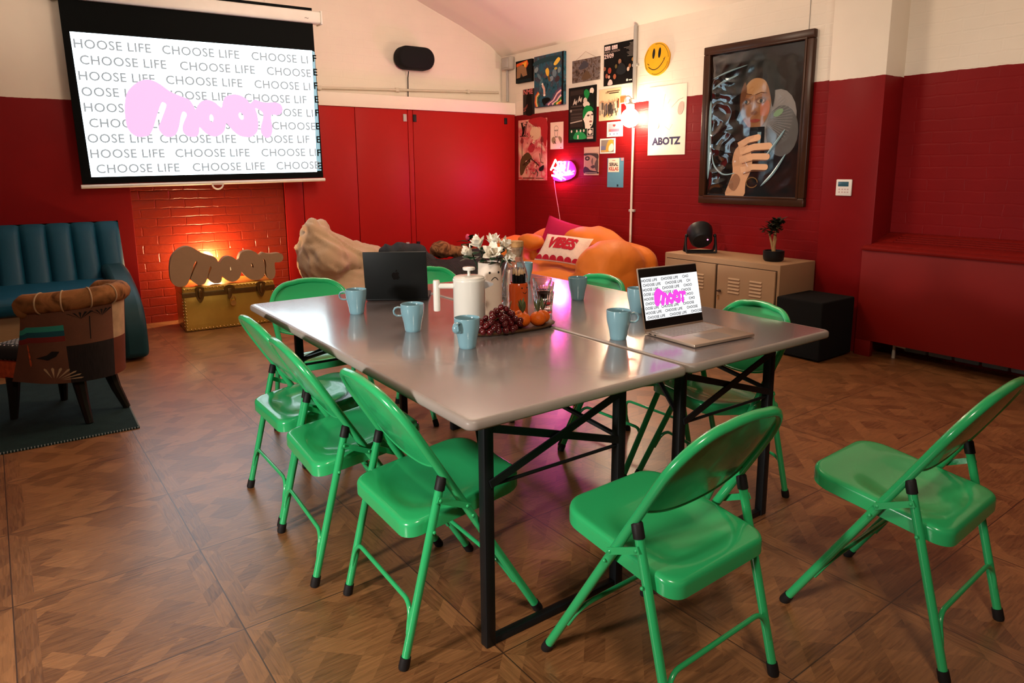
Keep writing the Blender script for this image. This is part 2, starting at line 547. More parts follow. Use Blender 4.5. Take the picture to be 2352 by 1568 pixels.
# ------------------------------------------------------------------ projector screen
LOGO_OUT = [(200,835),(130,800),(85,740),(62,650),(62,480),(80,350),(110,240),(170,150),(280,60),(390,25),(480,40),(560,85),(640,150),(700,190),(780,225),(870,260),(930,290),(975,370),(1000,425),(1030,370),(1090,305),(1160,280),(1220,285),(1290,320),(1365,390),(1385,330),(1420,245),(1490,200),(1590,183),(1680,205),(1750,250),(1800,310),(1870,250),(1950,275),(2050,290),(2180,280),(2270,310),(2297,390),(2260,460),(2190,485),(2110,480),(2105,600),(2112,690),(2080,800),(2010,845),(1945,800),(1920,720),(1945,620),(1978,520),(1975,450),(1920,405),(1870,385),(1890,470),(1897,560),(1890,680),(1850,770),(1770,825),(1700,830),(1600,810),(1520,750),(1470,690),(1420,620),(1400,680),(1370,750),(1300,805),(1220,825),(1130,790),(1070,735),(1030,685),(1020,750),(990,815),(930,830),(850,820),(800,770),(790,700),(820,610),(868,515),(850,470),(815,470),(780,560),(750,680),(700,790),(640,830),(560,830),(500,780),(470,700),(510,610),(580,450),(608,370),(570,338),(540,360),(480,500),(410,690),(350,800),(280,830)]
NARROW = {(608,370):(580,372),(580,450):(540,450),(510,610):(465,610),(470,700):(428,700),(850,470):(835,470),(868,515):(835,515),(820,610):(788,610),(790,700):(757,700),(1945,620):(1915,620),(1978,520):(1928,520),(1975,450):(1922,450),(1920,405):(1905,405)}
def logo_shape(width, height, slim=1.0, depth=0.0, bevel=0.0):
    src = LOGO_OUT if depth == 0 else [NARROW.get(p, p) for p in LOGO_OUT]
    def cv(p): return ((p[0] - 62) / 2235 * width, (845 - p[1]) / 820 * height)
    out = smooth_closed([cv(p) for p in src], 2)
    holes = [ellp(*cv((1210, 550)), 28 / 2235 * width * slim, 55 / 820 * height, 14), ellp(*cv((1645, 510)), 34 / 2235 * width * slim, 55 / 820 * height, 14, rot=0.3)]
    return filled_curve(out, holes, depth, bevel)

ROWS = [(-0.245 - 0.085, 'CHOOSE LIFE', 1), (-0.245, 'CHOOSE LIFE', 0)]
def letter_rows(name, m, par, ux, uz, M, ncut, bold):
    """nine rows of repeated words inside a ux by uz rectangle, origin bottom left; M puts xy on the picture plane"""
    # left start of the first full 'CHOOSE LIFE' group in units of the period, from the photo's rows
    offs = [('HOOSE', -0.02), ('CHOOSE', 0.012), ('HOOSE', -0.015), ('OOSE', -0.006), ('HOOSE', -0.006), ('CHOOSE', 0.02), ('OOSE', -0.006), ('HOOSE', -0.004), ('CHOOSE', 0.03)]
    per = 0.378 * ux
    size = 0.0885 * uz
    for r, (w0, o) in enumerate(offs):
        mb = MB()
        z = uz * (1 - (r + 0.5) / 9.0 * 0.975 - 0.022) - size * 0.34
        x = ux * 0.012 + o * ux * 0.5
        first = {'CHOOSE': 'CHOOSE LIFE', 'HOOSE': 'HOOSE LIFE', 'OOSE': 'OOSE LIFE'}[w0]
        lead = {'CHOOSE': 0.0, 'HOOSE': 0.049, 'OOSE': 0.104}[w0] * ux
        for k in range(3):
            xx = x + k * per - (lead if k else 0)
            body = first if k == 0 else 'CHOOSE LIFE'
            if k == 2: body = ncut[r]
            if body: mb.text(body, size, M @ Matrix.Translation((xx, z, 0)), spacing=1.06, bold=bold)
        mb.build(name, m, par, normals=False)
CUT_BIG = ['CHOOSE LI', 'CHOOSE', 'CHOOSE LI', 'CHOOSE LIF', 'CHOOSE LI', 'CHOOSE', 'CHOOSE LIF', 'CHOOSE LI', 'CHOOSE']
CUT_SMALL = ['CHO', 'CH', 'CHOO', 'CHOOS', 'CHOO', 'CHO', 'CHOOSE', 'CHOOSE', 'CHOOSE']

M_glow = emit('projected_white', (0.76, 0.93, 1.0), 4.8)  # projector light put into glowing sheets, no projector modelled
M_gtext = emit('projected_grey', (0.36, 0.38, 0.39), 1.0)
M_gpink = emit('projected_pink', (0.98, 0.60, 0.93), 1.0)
M_spill = emit('projected_spill', (0.32, 0.55, 0.62), 1.0)  # light spilling onto the screen border, put in as a glowing strip
M_dkteal = mat('screen_black', (0.003, 0.004, 0.004), 0.8, spec=0.1)
M_whiteplas = mat('white_plastic', (0.8, 0.76, 0.7), 0.35)
scr = thing('projector_screen', 'large pull-down projector screen showing a bright slide above the gold trunk', 'projector screen', (0.681, 5.22, 1.2206))
scr.scale = (0.994, 0.994, 0.994)
scr.rotation_euler = (0, math.radians(-0.9), 0)
MB().box(-1.0, 0.992, 0.0, 0.012, 0.02, 1.56).build('fabric', M_dkteal, scr)
MB().box(-1.06, 1.06, -0.045, 0.075, 1.422, 1.53, 0.02, 3).build('housing', M_whiteplas, scr)
hb = MB().box(-1.07, -1.055, -0.05, 0.08, 1.415, 1.535, 0.004).box(1.055, 1.07, -0.05, 0.08, 1.415, 1.535, 0.004)
hb.build('end_cap', M_whiteplas, scr)
MB().tube([(-1.012, -0.004, 0.0), (1.004, -0.004, 0.0)], 0.015, 12).build('bottom_bar', M_whiteplas, scr)
hd = MB(); hd.tube([(0.045 * math.cos(a) + 0.02, -0.01, -0.012 + 0.042 * math.sin(a)) for a in [PI + PI * i / 12 for i in range(13)]], 0.007, 8)
hd.box(-0.02, 0.06, -0.014, 0.0, -0.018, 0.012, 0.003)
hd.build('pull_handle', M_whiteplas, scr)
SM = Matrix(((1, 0, 0, 0), (0, 0, -1, 0), (0, 1, 0, 0), (0, 0, 0, 1)))   # xy -> xz, z towards the room
PW, PH = 1.905, 1.108
PM = Matrix.Translation((-0.945, 0, 0.075)) @ SM
# lower left corner leans in a little, as in the projected slide
pic = MB(); pic.X = PM
pic.raw([(0.013, 0, 0.002), (PW - 0.028, 0, 0.002), (PW + 0.005, PH, 0.002), (-0.006, PH, 0.002)], [(0, 1, 2, 3)])
pic.build('projected_slide', M_glow, scr)
letter_rows('lettering', M_gtext, scr, PW, PH, PM @ Matrix.Translation((0, 0, 0.004)), CUT_BIG, 0.0016)
lv, lf = logo_shape(1.29, 0.468)
MB().raw(lv, lf, PM @ Matrix.Translation((0.305, 0.31, 0.006))).build('slide_logo', M_gpink, scr, normals=False)
sp_ = MB(); sp_.X = PM
sp_.raw([(PW - 0.026, 0.01, 0.002), (PW + 0.016, 0.01, 0.002), (PW + 0.03, PH - 0.01, 0.002), (PW + 0.007, PH, 0.002)], [(0, 1, 2, 3)])
sp_.mat(1)
for r, ch in enumerate(['F', 'E', 'F', 'E', 'F', 'E', 'E', 'F', 'E']):
    z = PH * (1 - (r + 0.5) / 9.0)
    x0 = PW - 0.022 + z * 0.024
    sp_.text(ch, 0.085, Matrix.Translation((x0, z - 0.035, 0.003)), bold=0.002)
sp_.build('slide_overspill', [M_spill, M_dkteal], scr, normals=False)
# maker's mark on the housing
MB().text('~', 0.07, Matrix.Translation((0.90, -0.0465, 1.44)) @ SM).build('badge', mat('badge_grey', (0.25, 0.2, 0.18), 0.5), scr)

# ------------------------------------------------------------------ folding chairs
M_green = mat('green_enamel', (0.026, 0.41, 0.135), 0.22, var=0.05, vscale=5, bump=0.015, bscale=150, coat=0.3)
M_rub = mat('black_rubber', (0.012, 0.010, 0.010), 0.55, var=0.2)
M_steel = mat('rivet_steel', (0.12, 0.42, 0.2), 0.3, metal=0.3)

def lean(z):      # forward position of the long tube at height z
    return 0.222 - 0.607 * z

def make_chair(label, loc, rz, group):
    t = thing('folding_chair', label, 'chair', loc, rz, group)
    hw, r = 0.2025, 0.0125
    # long tube: front foot, up past the seat, round the top of the back
    side = [(hw, lean(z), z) for z in (0.012, 0.2, 0.36, 0.5, 0.6)]
    top = []
    for i in range(1, 13):
        a = PI / 2 * i / 12
        rr = 0.125
        z = 0.632 + rr * math.sin(a) * 0.98
        top.append((hw - rr + rr * math.cos(a), lean(z), z))
    half = side + top
    apex = [(0.04, lean(0.7605), 0.7605), (0.0, lean(0.762), 0.762), (-0.04, lean(0.7605), 0.7605)]
    pts = half + apex + [(-x, y, z) for x, y, z in half[::-1]]
    MB().tube(pts, r, 14).build('frame', M_green, t, 60)
    # back panel
    nrm = Vector((0, -0.855, -0.519))
    def panel(off):
        def fn(u, v):
            x = (u * 2 - 1)
            zb = 0.545 - 0.035 * (1 - abs(x) ** 2.2)
            ax = abs(x) * hw
            ztop = 0.762 if ax < hw - 0.125 else 0.632 + 0.122 * math.sqrt(max(0, 1 - ((ax - (hw - 0.125)) / 0.125) ** 2))
            z = zb + (ztop - zb) * v
            p = Vector((x * hw * 0.985, lean(z), z))
            bow = (1 - abs(x) ** 2.6) * math.sin(PI * min(1, 0.18 + v * 0.62)) ** 0.8
            dip = 0.007 * math.exp(-((v - 0.93) / 0.07) ** 2) * 0
            return p + nrm * (bow * 0.020 - 0.004 - dip + off)
        return fn
    pm = MB().grid(panel(0.0), 28, 14).grid(panel(0.0025), 28, 14)
    e = panel(0.001)
    pm.tube([e(i / 28, 0.0) for i in range(29)], 0.0045, 8)
    pm.build('backrest', M_green, t, 60)
    # seat pan
    out = []
    W2, yf, yr = 0.187, 0.192, -0.200
    out += arc((W2 - 0.075, yf - 0.075), 0.075, 0, PI / 2, 8)
    out += arc((-W2 + 0.075, yf - 0.075), 0.075, PI / 2, PI, 8)
    out += arc((-W2 + 0.045, yr + 0.045), 0.045, PI, 3 * PI / 2, 6)
    out += arc((W2 - 0.045, yr + 0.045), 0.045, 3 * PI / 2, 2 * PI, 6)
    out = [(x, y) for x, y in out]
    # denser along straight runs
    dense = []
    for i in range(len(out)):
        a, b = Vector(out[i]), Vector(out[(i + 1) % len(out)])
        k = max(1, int((b - a).length / 0.02))
        for j in range(k): dense.append(tuple(a + (b - a) * j / k))
    def ztop(x, y, s):
        base = 0.4235 + 0.055 * (y / 0.4)
        rx, ry = x / 0.165, (y + 0.035) / 0.145
        q = (abs(rx) ** 3 + abs(ry) ** 3) ** (1 / 3)
        dish = 0.016 * (1 - min(1, max(0, (q - 0.55) / 0.45)) ** 2 * (3 - 2 * min(1, max(0, (q - 0.55) / 0.45)))) if q < 1 else 0
        return base - dish
    sm = MB()
    rings = []
    for s_, dz in ((0.15, 0), (0.3, 0), (0.45, 0), (0.58, 0), (0.68, 0), (0.76, 0), (0.83, 0), (0.89, 0), (0.935, -0.0), (0.965, -0.0012), (0.985, -0.0045), (0.997, -0.010), (1.0, -0.016), (1.0, -0.044), (0.985, -0.046), (0.975, -0.04), (0.96, -0.012), (0.5, -0.02)):
        rings.append([sm._v((x * s_, (y + 0.004) * s_ - 0.004, (ztop(x * s_, y * s_, s_) if s_ < 0.96 and dz > -0.011 else 0.4235 + 0.055 * (y * s_ / 0.4)) + dz)) for x, y in dense])
    sm._f(rings[0]); sm._f(rings[-1][::-1])
    for A, B in zip(rings[:-1], rings[1:]):
        for i in range(len(A)):
            sm._f([A[i], A[(i + 1) % len(A)], B[(i + 1) % len(A)], B[i]])
    sm.build('seat', M_green, t, 50)
    for s in (1, -1):
        x = hw * s
        p0, p1 = Vector((x, -0.226, 0.012)), Vector((x, -0.104, 0.492))
        MB().tube([p0, p0.lerp(p1, 0.5), p1], r * 0.95, 12).build('leg', M_green, t, 60)
        d = (p1 - p0).normalized()
        MB().tube([p1 - d * 0.012, p1 + d * 0.022, p1 + d * 0.026], [0.0142, 0.0142, 0.011], 14).build('leg_cap', M_rub, t)
        for q0, dd in ((Vector((x, -0.229, 0.0)), d), (Vector((x, 0.222, 0.0)), Vector((0, -0.519, 0.855)))):
            MB().tube([q0 + Vector((0, 0, 0.0)), q0 + dd * 0.006, q0 + dd * 0.034], [0.0135, 0.0152, 0.0145], 14).build('foot_cap', M_rub, t)
        # link between long tube and rear leg
        lx = s * (hw + 0.0145)
        a, b = Vector((lx, -0.030, 0.418)), Vector((lx, -0.112, 0.456))
        dv = (b - a).normalized(); up_ = Vector((0, -dv.z, dv.y)) * 0.0085
        lm = MB()
        lp = [a - up_ - dv * 0.008, b - up_ + dv * 0.008, b + up_ + dv * 0.008, a + up_ - dv * 0.008]
        lm.raw([p + Vector((-0.0018, 0, 0)) for p in lp] + [p + Vector((0.0018, 0, 0)) for p in lp], [(0, 1, 2, 3), (7, 6, 5, 4), (0, 4, 5, 1), (1, 5, 6, 2), (2, 6, 7, 3), (3, 7, 4, 0)])
        for c in (a, b, Vector((lx, -0.013, 0.385)), Vector((lx, -0.133, 0.372))):
            lm.ell(c + Vector((s * 0.002, 0, 0)), 0.004, 0.005, 0.005, 10, 6)
        lm.build('link', M_green, t)
    for front in (0, 1):
        zl, zh = (0.125, 0.172) if not front else (0.155, 0.2)
        f = (lambda z: lean(z) - 0.012) if front else (lambda z: -0.226 + 0.254 * z + 0.0)
        pts = []
        for i in range(7):
            a = PI / 2 * i / 6
            z = zl + (zh - zl) * math.sin(a)
            pts.append((hw - 0.006 - 0.045 * (1 - math.cos(a)), f(z) - (0.0 if front else 0.011), z))
        pts = [(hw - 0.004, f(zl - 0.03) - (0 if front else 0.008), zl - 0.03)] + pts
        pts = pts + [(-x, y, z) for x, y, z in pts[::-1]]
        MB().tube(pts, 0.0068, 10).build('stretcher', M_green, t, 60)
    return t

GR = 'green folding chairs around the meeting table'
ch0 = make_chair('green folding chair standing apart at the far right, its back to the red radiator cover', (1.215, -0.418, 0), math.radians(3), GR)
for lab, x, y, a in (
    ('green folding chair nearest the camera, facing the short end of the table', 0.484, -0.157, 2),
    ('green folding chair beside the near table corner, closest on the long left side', 0.151, 0.4165, -91.5),
    ('middle green folding chair of the three along the long left side', 0.098, 0.919, -93),
    ('green folding chair farthest down the long left side, in front of the gold trunk', 0.122, 1.380, -90),
    ('green folding chair at the far table end behind the left corner, before the trunk', 0.395, 1.955, 180),
    ('green folding chair at the far table end half hidden behind the closed-backed black laptop', 1.085, 1.955, 180),
    ('green folding chair on the right side with its back to the black bass box', 1.444, 0.435, 78),
    ('green folding chair on the right side hidden behind the open laptop screen', 1.412, 0.893, 90),
    ('green folding chair on the right side in front of the orange beanbag sofa', 1.452, 1.345, 90)):
    dup(ch0, (x, y, 0), math.radians(a), lab)

# ------------------------------------------------------------------ folding tables
M_lam = mat('grey_laminate', (0.215, 0.175, 0.168), 0.24, var=0.06, vscale=2.5, bump=0.015, bscale=300, coat=0.8, crough=0.13)
M_edge = mat('laminate_edge', (0.30, 0.25, 0.22), 0.35, var=0.1)
M_tblk = mat('black_table_steel', (0.008, 0.009, 0.010), 0.4, var=0.2)

def make_table(label, loc):
    t = thing('folding_table', label, 'table', loc, 0, 'folding tables pushed together')
    w, l = 0.766, 1.815
    tm = MB()
    o = rrect(w, l, 0.025, 5, w / 2, l / 2)
    rings = []
    for ins, z, mi in ((0.012, 0.740, 0), (0.006, 0.7395, 1), (0.002, 0.737, 1), (0.0, 0.731, 1), (0.0, 0.719, 1), (0.003, 0.714, 1), (0.012, 0.712, 1)):
        k = [(w / 2 + (x - w / 2) * (1 - 2 * ins / w), l / 2 + (y - l / 2) * (1 - 2 * ins / l)) for x, y in o]
        rings.append(([tm._v((x, y, z)) for x, y in k], mi))
    tm.m = 0; tm._f(rings[0][0])
    for (A, _), (B, mi) in zip(rings[:-1], rings[1:]):
        tm.m = mi
        for i in range(len(A)): tm._f([A[i], A[(i + 1) % len(A)], B[(i + 1) % len(A)], B[i]])
    tm.m = 1; tm._f(rings[-1][0][::-1])
    tm.build('tabletop', [M_lam, M_edge], t, 50)
    xa, xb = 0.152, 0.645
    for y, s in ((0.164, 1), (1.635, -1)):
        for x in (xa, xb):
            MB().box(x - 0.0155, x + 0.0155, y - 0.0155, y + 0.0155, 0.0, 0.712, 0.003).build('leg', M_tblk, t)
        MB().box(xa + 0.0155, xb - 0.0155, y - 0.012, y + 0.012, 0.0, 0.022, 0.002).build('foot_bar', M_tblk, t)
        MB().box(xa, xb, y - 0.010, y + 0.010, 0.688, 0.7115, 0.002).build('top_rail', M_tblk, t)
        # crossed flat stays between the legs
        for zl, zr, dy in ((0.645, 0.492, -0.012), (0.488, 0.655, -0.020)):
            a, b = Vector((xa, y + dy * s, zl)), Vector((xb, y + dy * s, zr))
            d = (b - a).normalized(); up_ = Vector((-d.z, 0, d.x)) * 0.011
            lp = [a - up_, b - up_, b + up_, a + up_]
            bm_ = MB(); bm_.raw([p + Vector((0, -0.003, 0)) for p in lp] + [p + Vector((0, 0.003, 0)) for p in lp], [(0, 1, 2, 3), (7, 6, 5, 4), (0, 4, 5, 1), (1, 5, 6, 2), (2, 6, 7, 3), (3, 7, 4, 0)])
            bm_.build('stay', M_tblk, t)
        MB().tube([(xa, y - 0.004, 0.477), (xb, y - 0.004, 0.477)], 0.0055, 8).build('locking_rod', M_tblk, t)
        for x, xe in ((xa, 0.36), (xb, 0.43)):
            MB().tube([(x, y, 0.50), (xe, y + 0.42 * s, 0.675), (xe, y + 0.46 * s, 0.7112)], 0.009, 6).build('fold_brace', M_tblk, t)
    return t
tb = make_table('grey folding table on the left, carrying the fruit plate and most of the mugs', (0.003, 0.002, 0))
dup(tb, (0.778, 0.004, 0), 0, 'grey folding table on the right, carrying the open silver laptop')

# ------------------------------------------------------------------ things on the tables
TZ = 0.7401
M_mug = mat('blue_glazed_stoneware', (0.19, 0.355, 0.42), 0.2, var=0.06, vscale=20, coat=0.4)
def make_mug(label, loc, rz):
    t = thing('coffee_mug', label, 'mug', loc, rz, 'blue mugs on the table')
    prof = [(0, 0.004), (0.024, 0.003), (0.0265, 0.0), (0.0285, 0.003), (0.030, 0.012), (0.0325, 0.03), (0.0365, 0.048), (0.040, 0.062), (0.0418, 0.078), (0.0425, 0.098), (0.0422, 0.1005), (0.0408, 0.1012), (0.0395, 0.0995), (0.039, 0.085), (0.0375, 0.066), (0.032, 0.045), (0.027, 0.02), (0.02, 0.011), (0, 0.010)]
    MB().lathe(prof, 36).build('body', M_mug, t, 60)
    h = MB()
    path = [(0.0395, 0.088), (0.052, 0.091), (0.062, 0.088), (0.0675, 0.079), (0.066, 0.068), (0.058, 0.0605), (0.049, 0.059), (0.0395, 0.0595)]
    path = [Vector((x, 0, z)) for x, z in path]
    # flat band handle
    vs, fs = [], []
    n = len(path)
    for i, p in enumerate(path):
        d = (path[min(i + 1, n - 1)] - path[max(i - 1, 0)]).normalized()
        q = Vector((-d.z, 0, d.x)) * 0.0035
        for k in range(8):
            a = 2 * PI * k / 8
            vs.append(p + q * math.cos(a) + Vector((0, 0.0085, 0)) * math.sin(a))
    for i in range(n - 1):
        for k in range(8): fs.append((i * 8 + k, i * 8 + (k + 1) % 8, (i + 1) * 8 + (k + 1) % 8, (i + 1) * 8 + k))
    h.raw(vs, fs)
    h.build('handle', M_mug, t, 70)
    return t
mg = make_mug('blue mug nearest the left table corner, overlapping the edge of the black laptop', (0.303, 1.335, TZ), math.radians(150))
for lab, x, y, a in (
    ('blue mug in the middle of the three, between the black laptop and the platter', 0.338, 0.914, 160),
    ('blue mug at the left tip of the platter, closest to the camera', 0.368, 0.590, 200),
    ('blue mug beside the open laptop, handle pointing at its hinge', 0.845, 0.376, -38),
    ('blue mug standing alone on the pink reflection in front of the far right chair back', 1.220, 1.017, 60),
    ('blue mug half hidden behind the open laptop screen', 1.222, 0.652, 20),
    ('blue mug mostly hidden behind the water carafe', 1.335, 1.565, 60)):
    dup(mg, (x, y, TZ), math.radians(a), lab)

# --- black laptop seen from behind
M_lapblk = mat('black_laptop_shell', (0.006, 0.007, 0.007), 0.5, var=0.1)
M_key = mat('black_keys', (0.015, 0.015, 0.016), 0.5)
M_appl = mat('glossy_black_mark', (0.003, 0.003, 0.003), 0.12)
ang = math.atan2(1.403 - 1.552, 0.669 - 0.443)
lp = thing('laptop', 'matt black laptop with its closed-side lid turned to the camera', 'laptop', (0.556, 1.4775, TZ), ang)
W_ = 0.277
MB().box(-W_ / 2, W_ / 2, 0.004, 0.20, 0.003, 0.014, 0.003).build('base', M_lapblk, lp)
kb = MB()
for r in range(5):
    for c in range(13):
        kb.box(-0.125 + c * 0.0193, -0.125 + c * 0.0193 + 0.016, 0.03 + r * 0.018, 0.03 + r * 0.018 + 0.015, 0.0142, 0.0152)
kb.build('keyboard', M_key, lp)
ld = MB().box(-W_ / 2, W_ / 2, -0.004, 0.004, 0.0, 0.220, 0.003).build('lid', M_lapblk, lp, loc=(0, 0.004, 0.010), rot=(math.radians(11), 0, 0))
ap = MB(); am = Matrix.Translation((0, -0.0044, 0.112)) @ SM
ap.prism(smooth_closed([(0, 0.013), (0.008, 0.016), (0.015, 0.012), (0.0125, 0.005), (0.013, -0.003), (0.017, -0.008), (0.009, -0.019), (0.0, -0.017), (-0.009, -0.019), (-0.016, -0.006), (-0.0165, 0.006), (-0.009, 0.015)], 3), 0, 0.0006, am)
ap.prism(ellp(0.004, 0.022, 0.0025, 0.006, 12, rot=-0.5), 0, 0.0006, am)
ap.build('lid_mark', M_appl, ld)
MB().box(-W_ / 2 + 0.006, W_ / 2 - 0.006, 0.0041, 0.0047, 0.012, 0.212).build('screen', mat('dark_screen', (0.02, 0.02, 0.022), 0.1), ld)

# --- open silver laptop
M_gold = mat('champagne_aluminium', (0.55, 0.43, 0.34), 0.35, metal=0.65, var=0.04)
M_bez = mat('black_bezel', (0.01, 0.008, 0.007), 0.12)
M_scrw = emit('laptop_white', (1, 1, 1), 1.25)
M_scrt = emit('laptop_text', (0.03, 0.04, 0.05), 1.0)
M_scrp = emit('laptop_pink', (0.97, 0.07, 0.83), 1.0)
ang = math.atan2(0.345 - 0.365, 1.252 - 0.961)
lp = thing('laptop', 'open silver laptop showing a bright slide with a pink logo', 'laptop', (1.1065, 0.355, TZ), ang)
W_ = 0.292
bs = MB().box(-W_ / 2, W_ / 2, -0.238, 0.0, 0.002, 0.013, 0.004).build('base', M_gold, lp)
for px_, sy_ in ((-0.03, 0.013), (-0.055, 0.009)):
    MB().box(-W_ / 2 - 0.0006, -W_ / 2 + 0.001, px_ - sy_ / 2, px_ + sy_ / 2, 0.006, 0.0095).build('port', M_black, bs)
kb = MB()
for r in range(6):
    for c in range(15):
        kb.box(-0.127 + c * 0.0171, -0.127 + c * 0.0171 + 0.0143, -0.03 - r * 0.0172, -0.03 - r * 0.0172 + 0.0138, 0.0128, 0.0142)
kb.build('keyboard', mat('warm_silver_keys', (0.42, 0.36, 0.33), 0.4), bs)
MB().box(-0.055, 0.055, -0.222, -0.145, 0.0128, 0.0134).build('trackpad', mat('trackpad_grey', (0.36, 0.30, 0.26), 0.3, metal=0.3), bs)
tilt = math.radians(-13)
ld = MB().box(-W_ / 2, W_ / 2, -0.002, 0.004, 0.0, 0.222, 0.003).build('lid', M_gold, lp, loc=(0, -0.002, 0.012), rot=(tilt, 0, 0))
MB().prism(rrect(W_ - 0.006, 0.212, 0.004, 3, 0, 0.112), 0.0022, 0.0026, SM).build('bezel', M_bez, ld)
SW, SH_ = 0.278, 0.152  # screen widened to the right to carry the glare on the bezel
LM = Matrix.Translation((-0.1355, 0, 0.036)) @ SM
sc_ = MB().prism([(0, 0), (SW, 0), (SW, SH_), (0, SH_)], 0.0026, 0.0029, LM).build('screen', M_scrw, ld)
letter_rows('lettering', M_scrt, sc_, SW * 1.02, SH_, LM @ Matrix.Translation((0, 0, 0.0033)), CUT_SMALL, 0.0005)
lv, lf = logo_shape(0.158, 0.064, 2.2)
MB().raw(lv, lf, LM @ Matrix.Translation((0.050, 0.044, 0.0037))).build('slide_logo', M_scrp, sc_, normals=False)

# --- coffee press
M_wh = mat('white_enamel', (0.80, 0.77, 0.70), 0.25, var=0.03, coat=0.3)
M_chr = mat('brushed_steel', (0.75, 0.75, 0.75), 0.4, metal=0.6)
cp = thing('french_press', 'white enamel coffee press with a straight bar handle, beside the sad-faced vase', 'coffee press', (0.520, 0.815, TZ), math.radians(-35.8))
MB().lathe([(0, 0.0), (0.056, 0.0), (0.0585, 0.003), (0.0585, 0.178), (0.0595, 0.180), (0.0595, 0.186), (0.058, 0.188), (0, 0.188)], 40).build('body', M_wh, cp)
MB().lathe([(0, 0.1882), (0.0565, 0.1882), (0.0565, 0.193), (0.05, 0.197), (0.012, 0.199), (0, 0.199)], 40).build('lid', M_wh, cp)
MB().lathe([(0, 0.199), (0.0055, 0.199), (0.0055, 0.218), (0.021, 0.219), (0.0225, 0.222), (0.0225, 0.2275), (0.020, 0.2295), (0, 0.2295)], 28).build('plunger', M_wh, cp)
hm = MB().tube([(-0.057, 0, 0.160), (-0.112, 0, 0.160)], 0.0095, 14)
hm.tube([(-0.119, 0, 0.182), (-0.119, 0, 0.178), (-0.119, 0, 0.072), (-0.119, 0, 0.068)], [0.011, 0.0125, 0.0125, 0.011], 16)
hm.build('handle', M_wh, cp)
sm_ = MB()
sm_.raw([(0.055, -0.018, 0.180), (0.055, 0.018, 0.180), (0.088, 0.006, 0.170), (0.088, -0.006, 0.170), (0.057, -0.008, 0.150), (0.057, 0.008, 0.150), (0.088, 0.004, 0.163), (0.088, -0.004, 0.163)], [(0, 3, 7, 4), (1, 5, 6, 2), (4, 7, 6, 5), (3, 2, 6, 7), (0, 1, 2, 3)])
sm_.build('spout', M_chr, cp)

# --- sad face vase with white flowers
M_vase = mat('white_matt_ceramic', (0.82, 0.68, 0.56), 0.5, var=0.02)
M_ink = mat('black_ink', (0.01, 0.009, 0.009), 0.4)
vz = thing('vase', 'tall cream vase with a sad face holding white flowers', 'vase', (0.688, 0.930, TZ), 0)
VR = [(0.044, 0.0), (0.0475, 0.004), (0.0475, 0.10), (0.0465, 0.16), (0.0455, 0.205), (0.0455, 0.222)]
MB().lathe([(0, 0.0)] + VR + [(0.0425, 0.222), (0.0425, 0.02), (0, 0.02)], 40).build('body', M_vase, vz)
def on_cyl(r, a, z): return (r * math.cos(a), r * math.sin(a), z)
fa = math.atan2(-0.81, -0.58) + 0.45
fm = MB()
for da in (-0.42, 0.40):
    fm.ell(on_cyl(0.0462, fa + da, 0.186), 0.0042, 0.0042, 0.0045, 12, 8)
pts = [on_cyl(0.0472, fa + 0.02 - 0.30 + 0.60 * i / 10, 0.156 + 0.0115 * math.sin(PI * i / 10)) for i in range(11)]
fm.tube(pts, 0.0016, 8)
fm.build('face', M_ink, vz)
M_pet = mat('white_petal', (0.95, 0.88, 0.76), 0.5, var=0.03)
M_leafd = mat('dark_green_leaf', (0.012, 0.045, 0.018), 0.45, var=0.3, vscale=30)
M_yel = mat('flower_heart', (0.75, 0.5, 0.1), 0.6)
def flower(label, base, head, tilt_dir, size, seed):
    rnd = random.Random(seed)
    t = thing('flower', label, 'flower', base, 0, 'white flowers in the vase')
    hd = Vector(head) - Vector(base)
    mid = hd * 0.5 + Vector((0, 0, 0.02))
    MB().tube([(0, 0, 0), tuple(mid), tuple(hd)], 0.0022, 6).build('stem', M_leafd, t)
    ax = Vector(tilt_dir).normalized()
    q = Vector((0, 0, 1)).rotation_difference(ax).to_matrix().to_4x4()
    HM = Matrix.Translation(hd) @ q
    pm = MB()
    for ring, (cnt, op, ln) in enumerate(((4, 0.16, 0.98), (5, 0.38, 1.08), (6, 0.66, 1.02))):
        for k in range(cnt):
            a = 2 * PI * (k + ring * 0.5 + rnd.uniform(-.15, .15)) / cnt
            o = op + rnd.uniform(-0.12, 0.12)
            L_ = size * ln * rnd.uniform(0.9, 1.1)
            wd = size * 0.27
            def fn(u, v, o=o, L_=L_, wd=wd):
                x = (u - 0.5) * 2
                w = wd * min(1.0, 0.25 + 2.2 * v) * (1 - v ** 2.6) ** 0.75 + 0.0004
                ln_ = L_ * v
                r = math.sin(o) * ln_ + 0.12 * L_ * v * v * math.sin(o)
                z = math.cos(o) * ln_ - 0.25 * L_ * v * v * math.sin(o) + 0.25 * w * x * x
                return Vector((r, x * w, z))
            pm.X = HM @ Matrix.Rotation(a, 4, 'Z')
            pm.grid(fn, 4, 6)
    pm.X = Matrix.Identity(4)
    pm.build('petals', M_pet, t, 80)
    h2 = MB(); h2.X = HM
    h2.ell((0, 0, 0.004), 0.004, 0.004, 0.005, 10, 6)
    h2.build('heart', M_yel, t)
    lm = MB()
    for k in range(4):
        a = rnd.uniform(0, 2 * PI)
        c = hd * (0.87 + 0.03 * k)
        def lf(u, v):
            w = 0.016 * math.sin(PI * (0.05 + 0.9 * v))
            return Vector((0.058 * v, (u - 0.5) * 2 * w * 1.3, 0.030 * v - 0.03 * v * v))
        lm.X = Matrix.Translation(c) @ Matrix.Rotation(a, 4, 'Z')
        lm.grid(lf, 2, 6)
    lm.build('leaf', M_leafd, t)
B0 = Vector((0.688, 0.930, TZ + 0.205))
rv = Vector((0.81, -0.58, 0)); nv = Vector((-0.58, -0.81, 0))
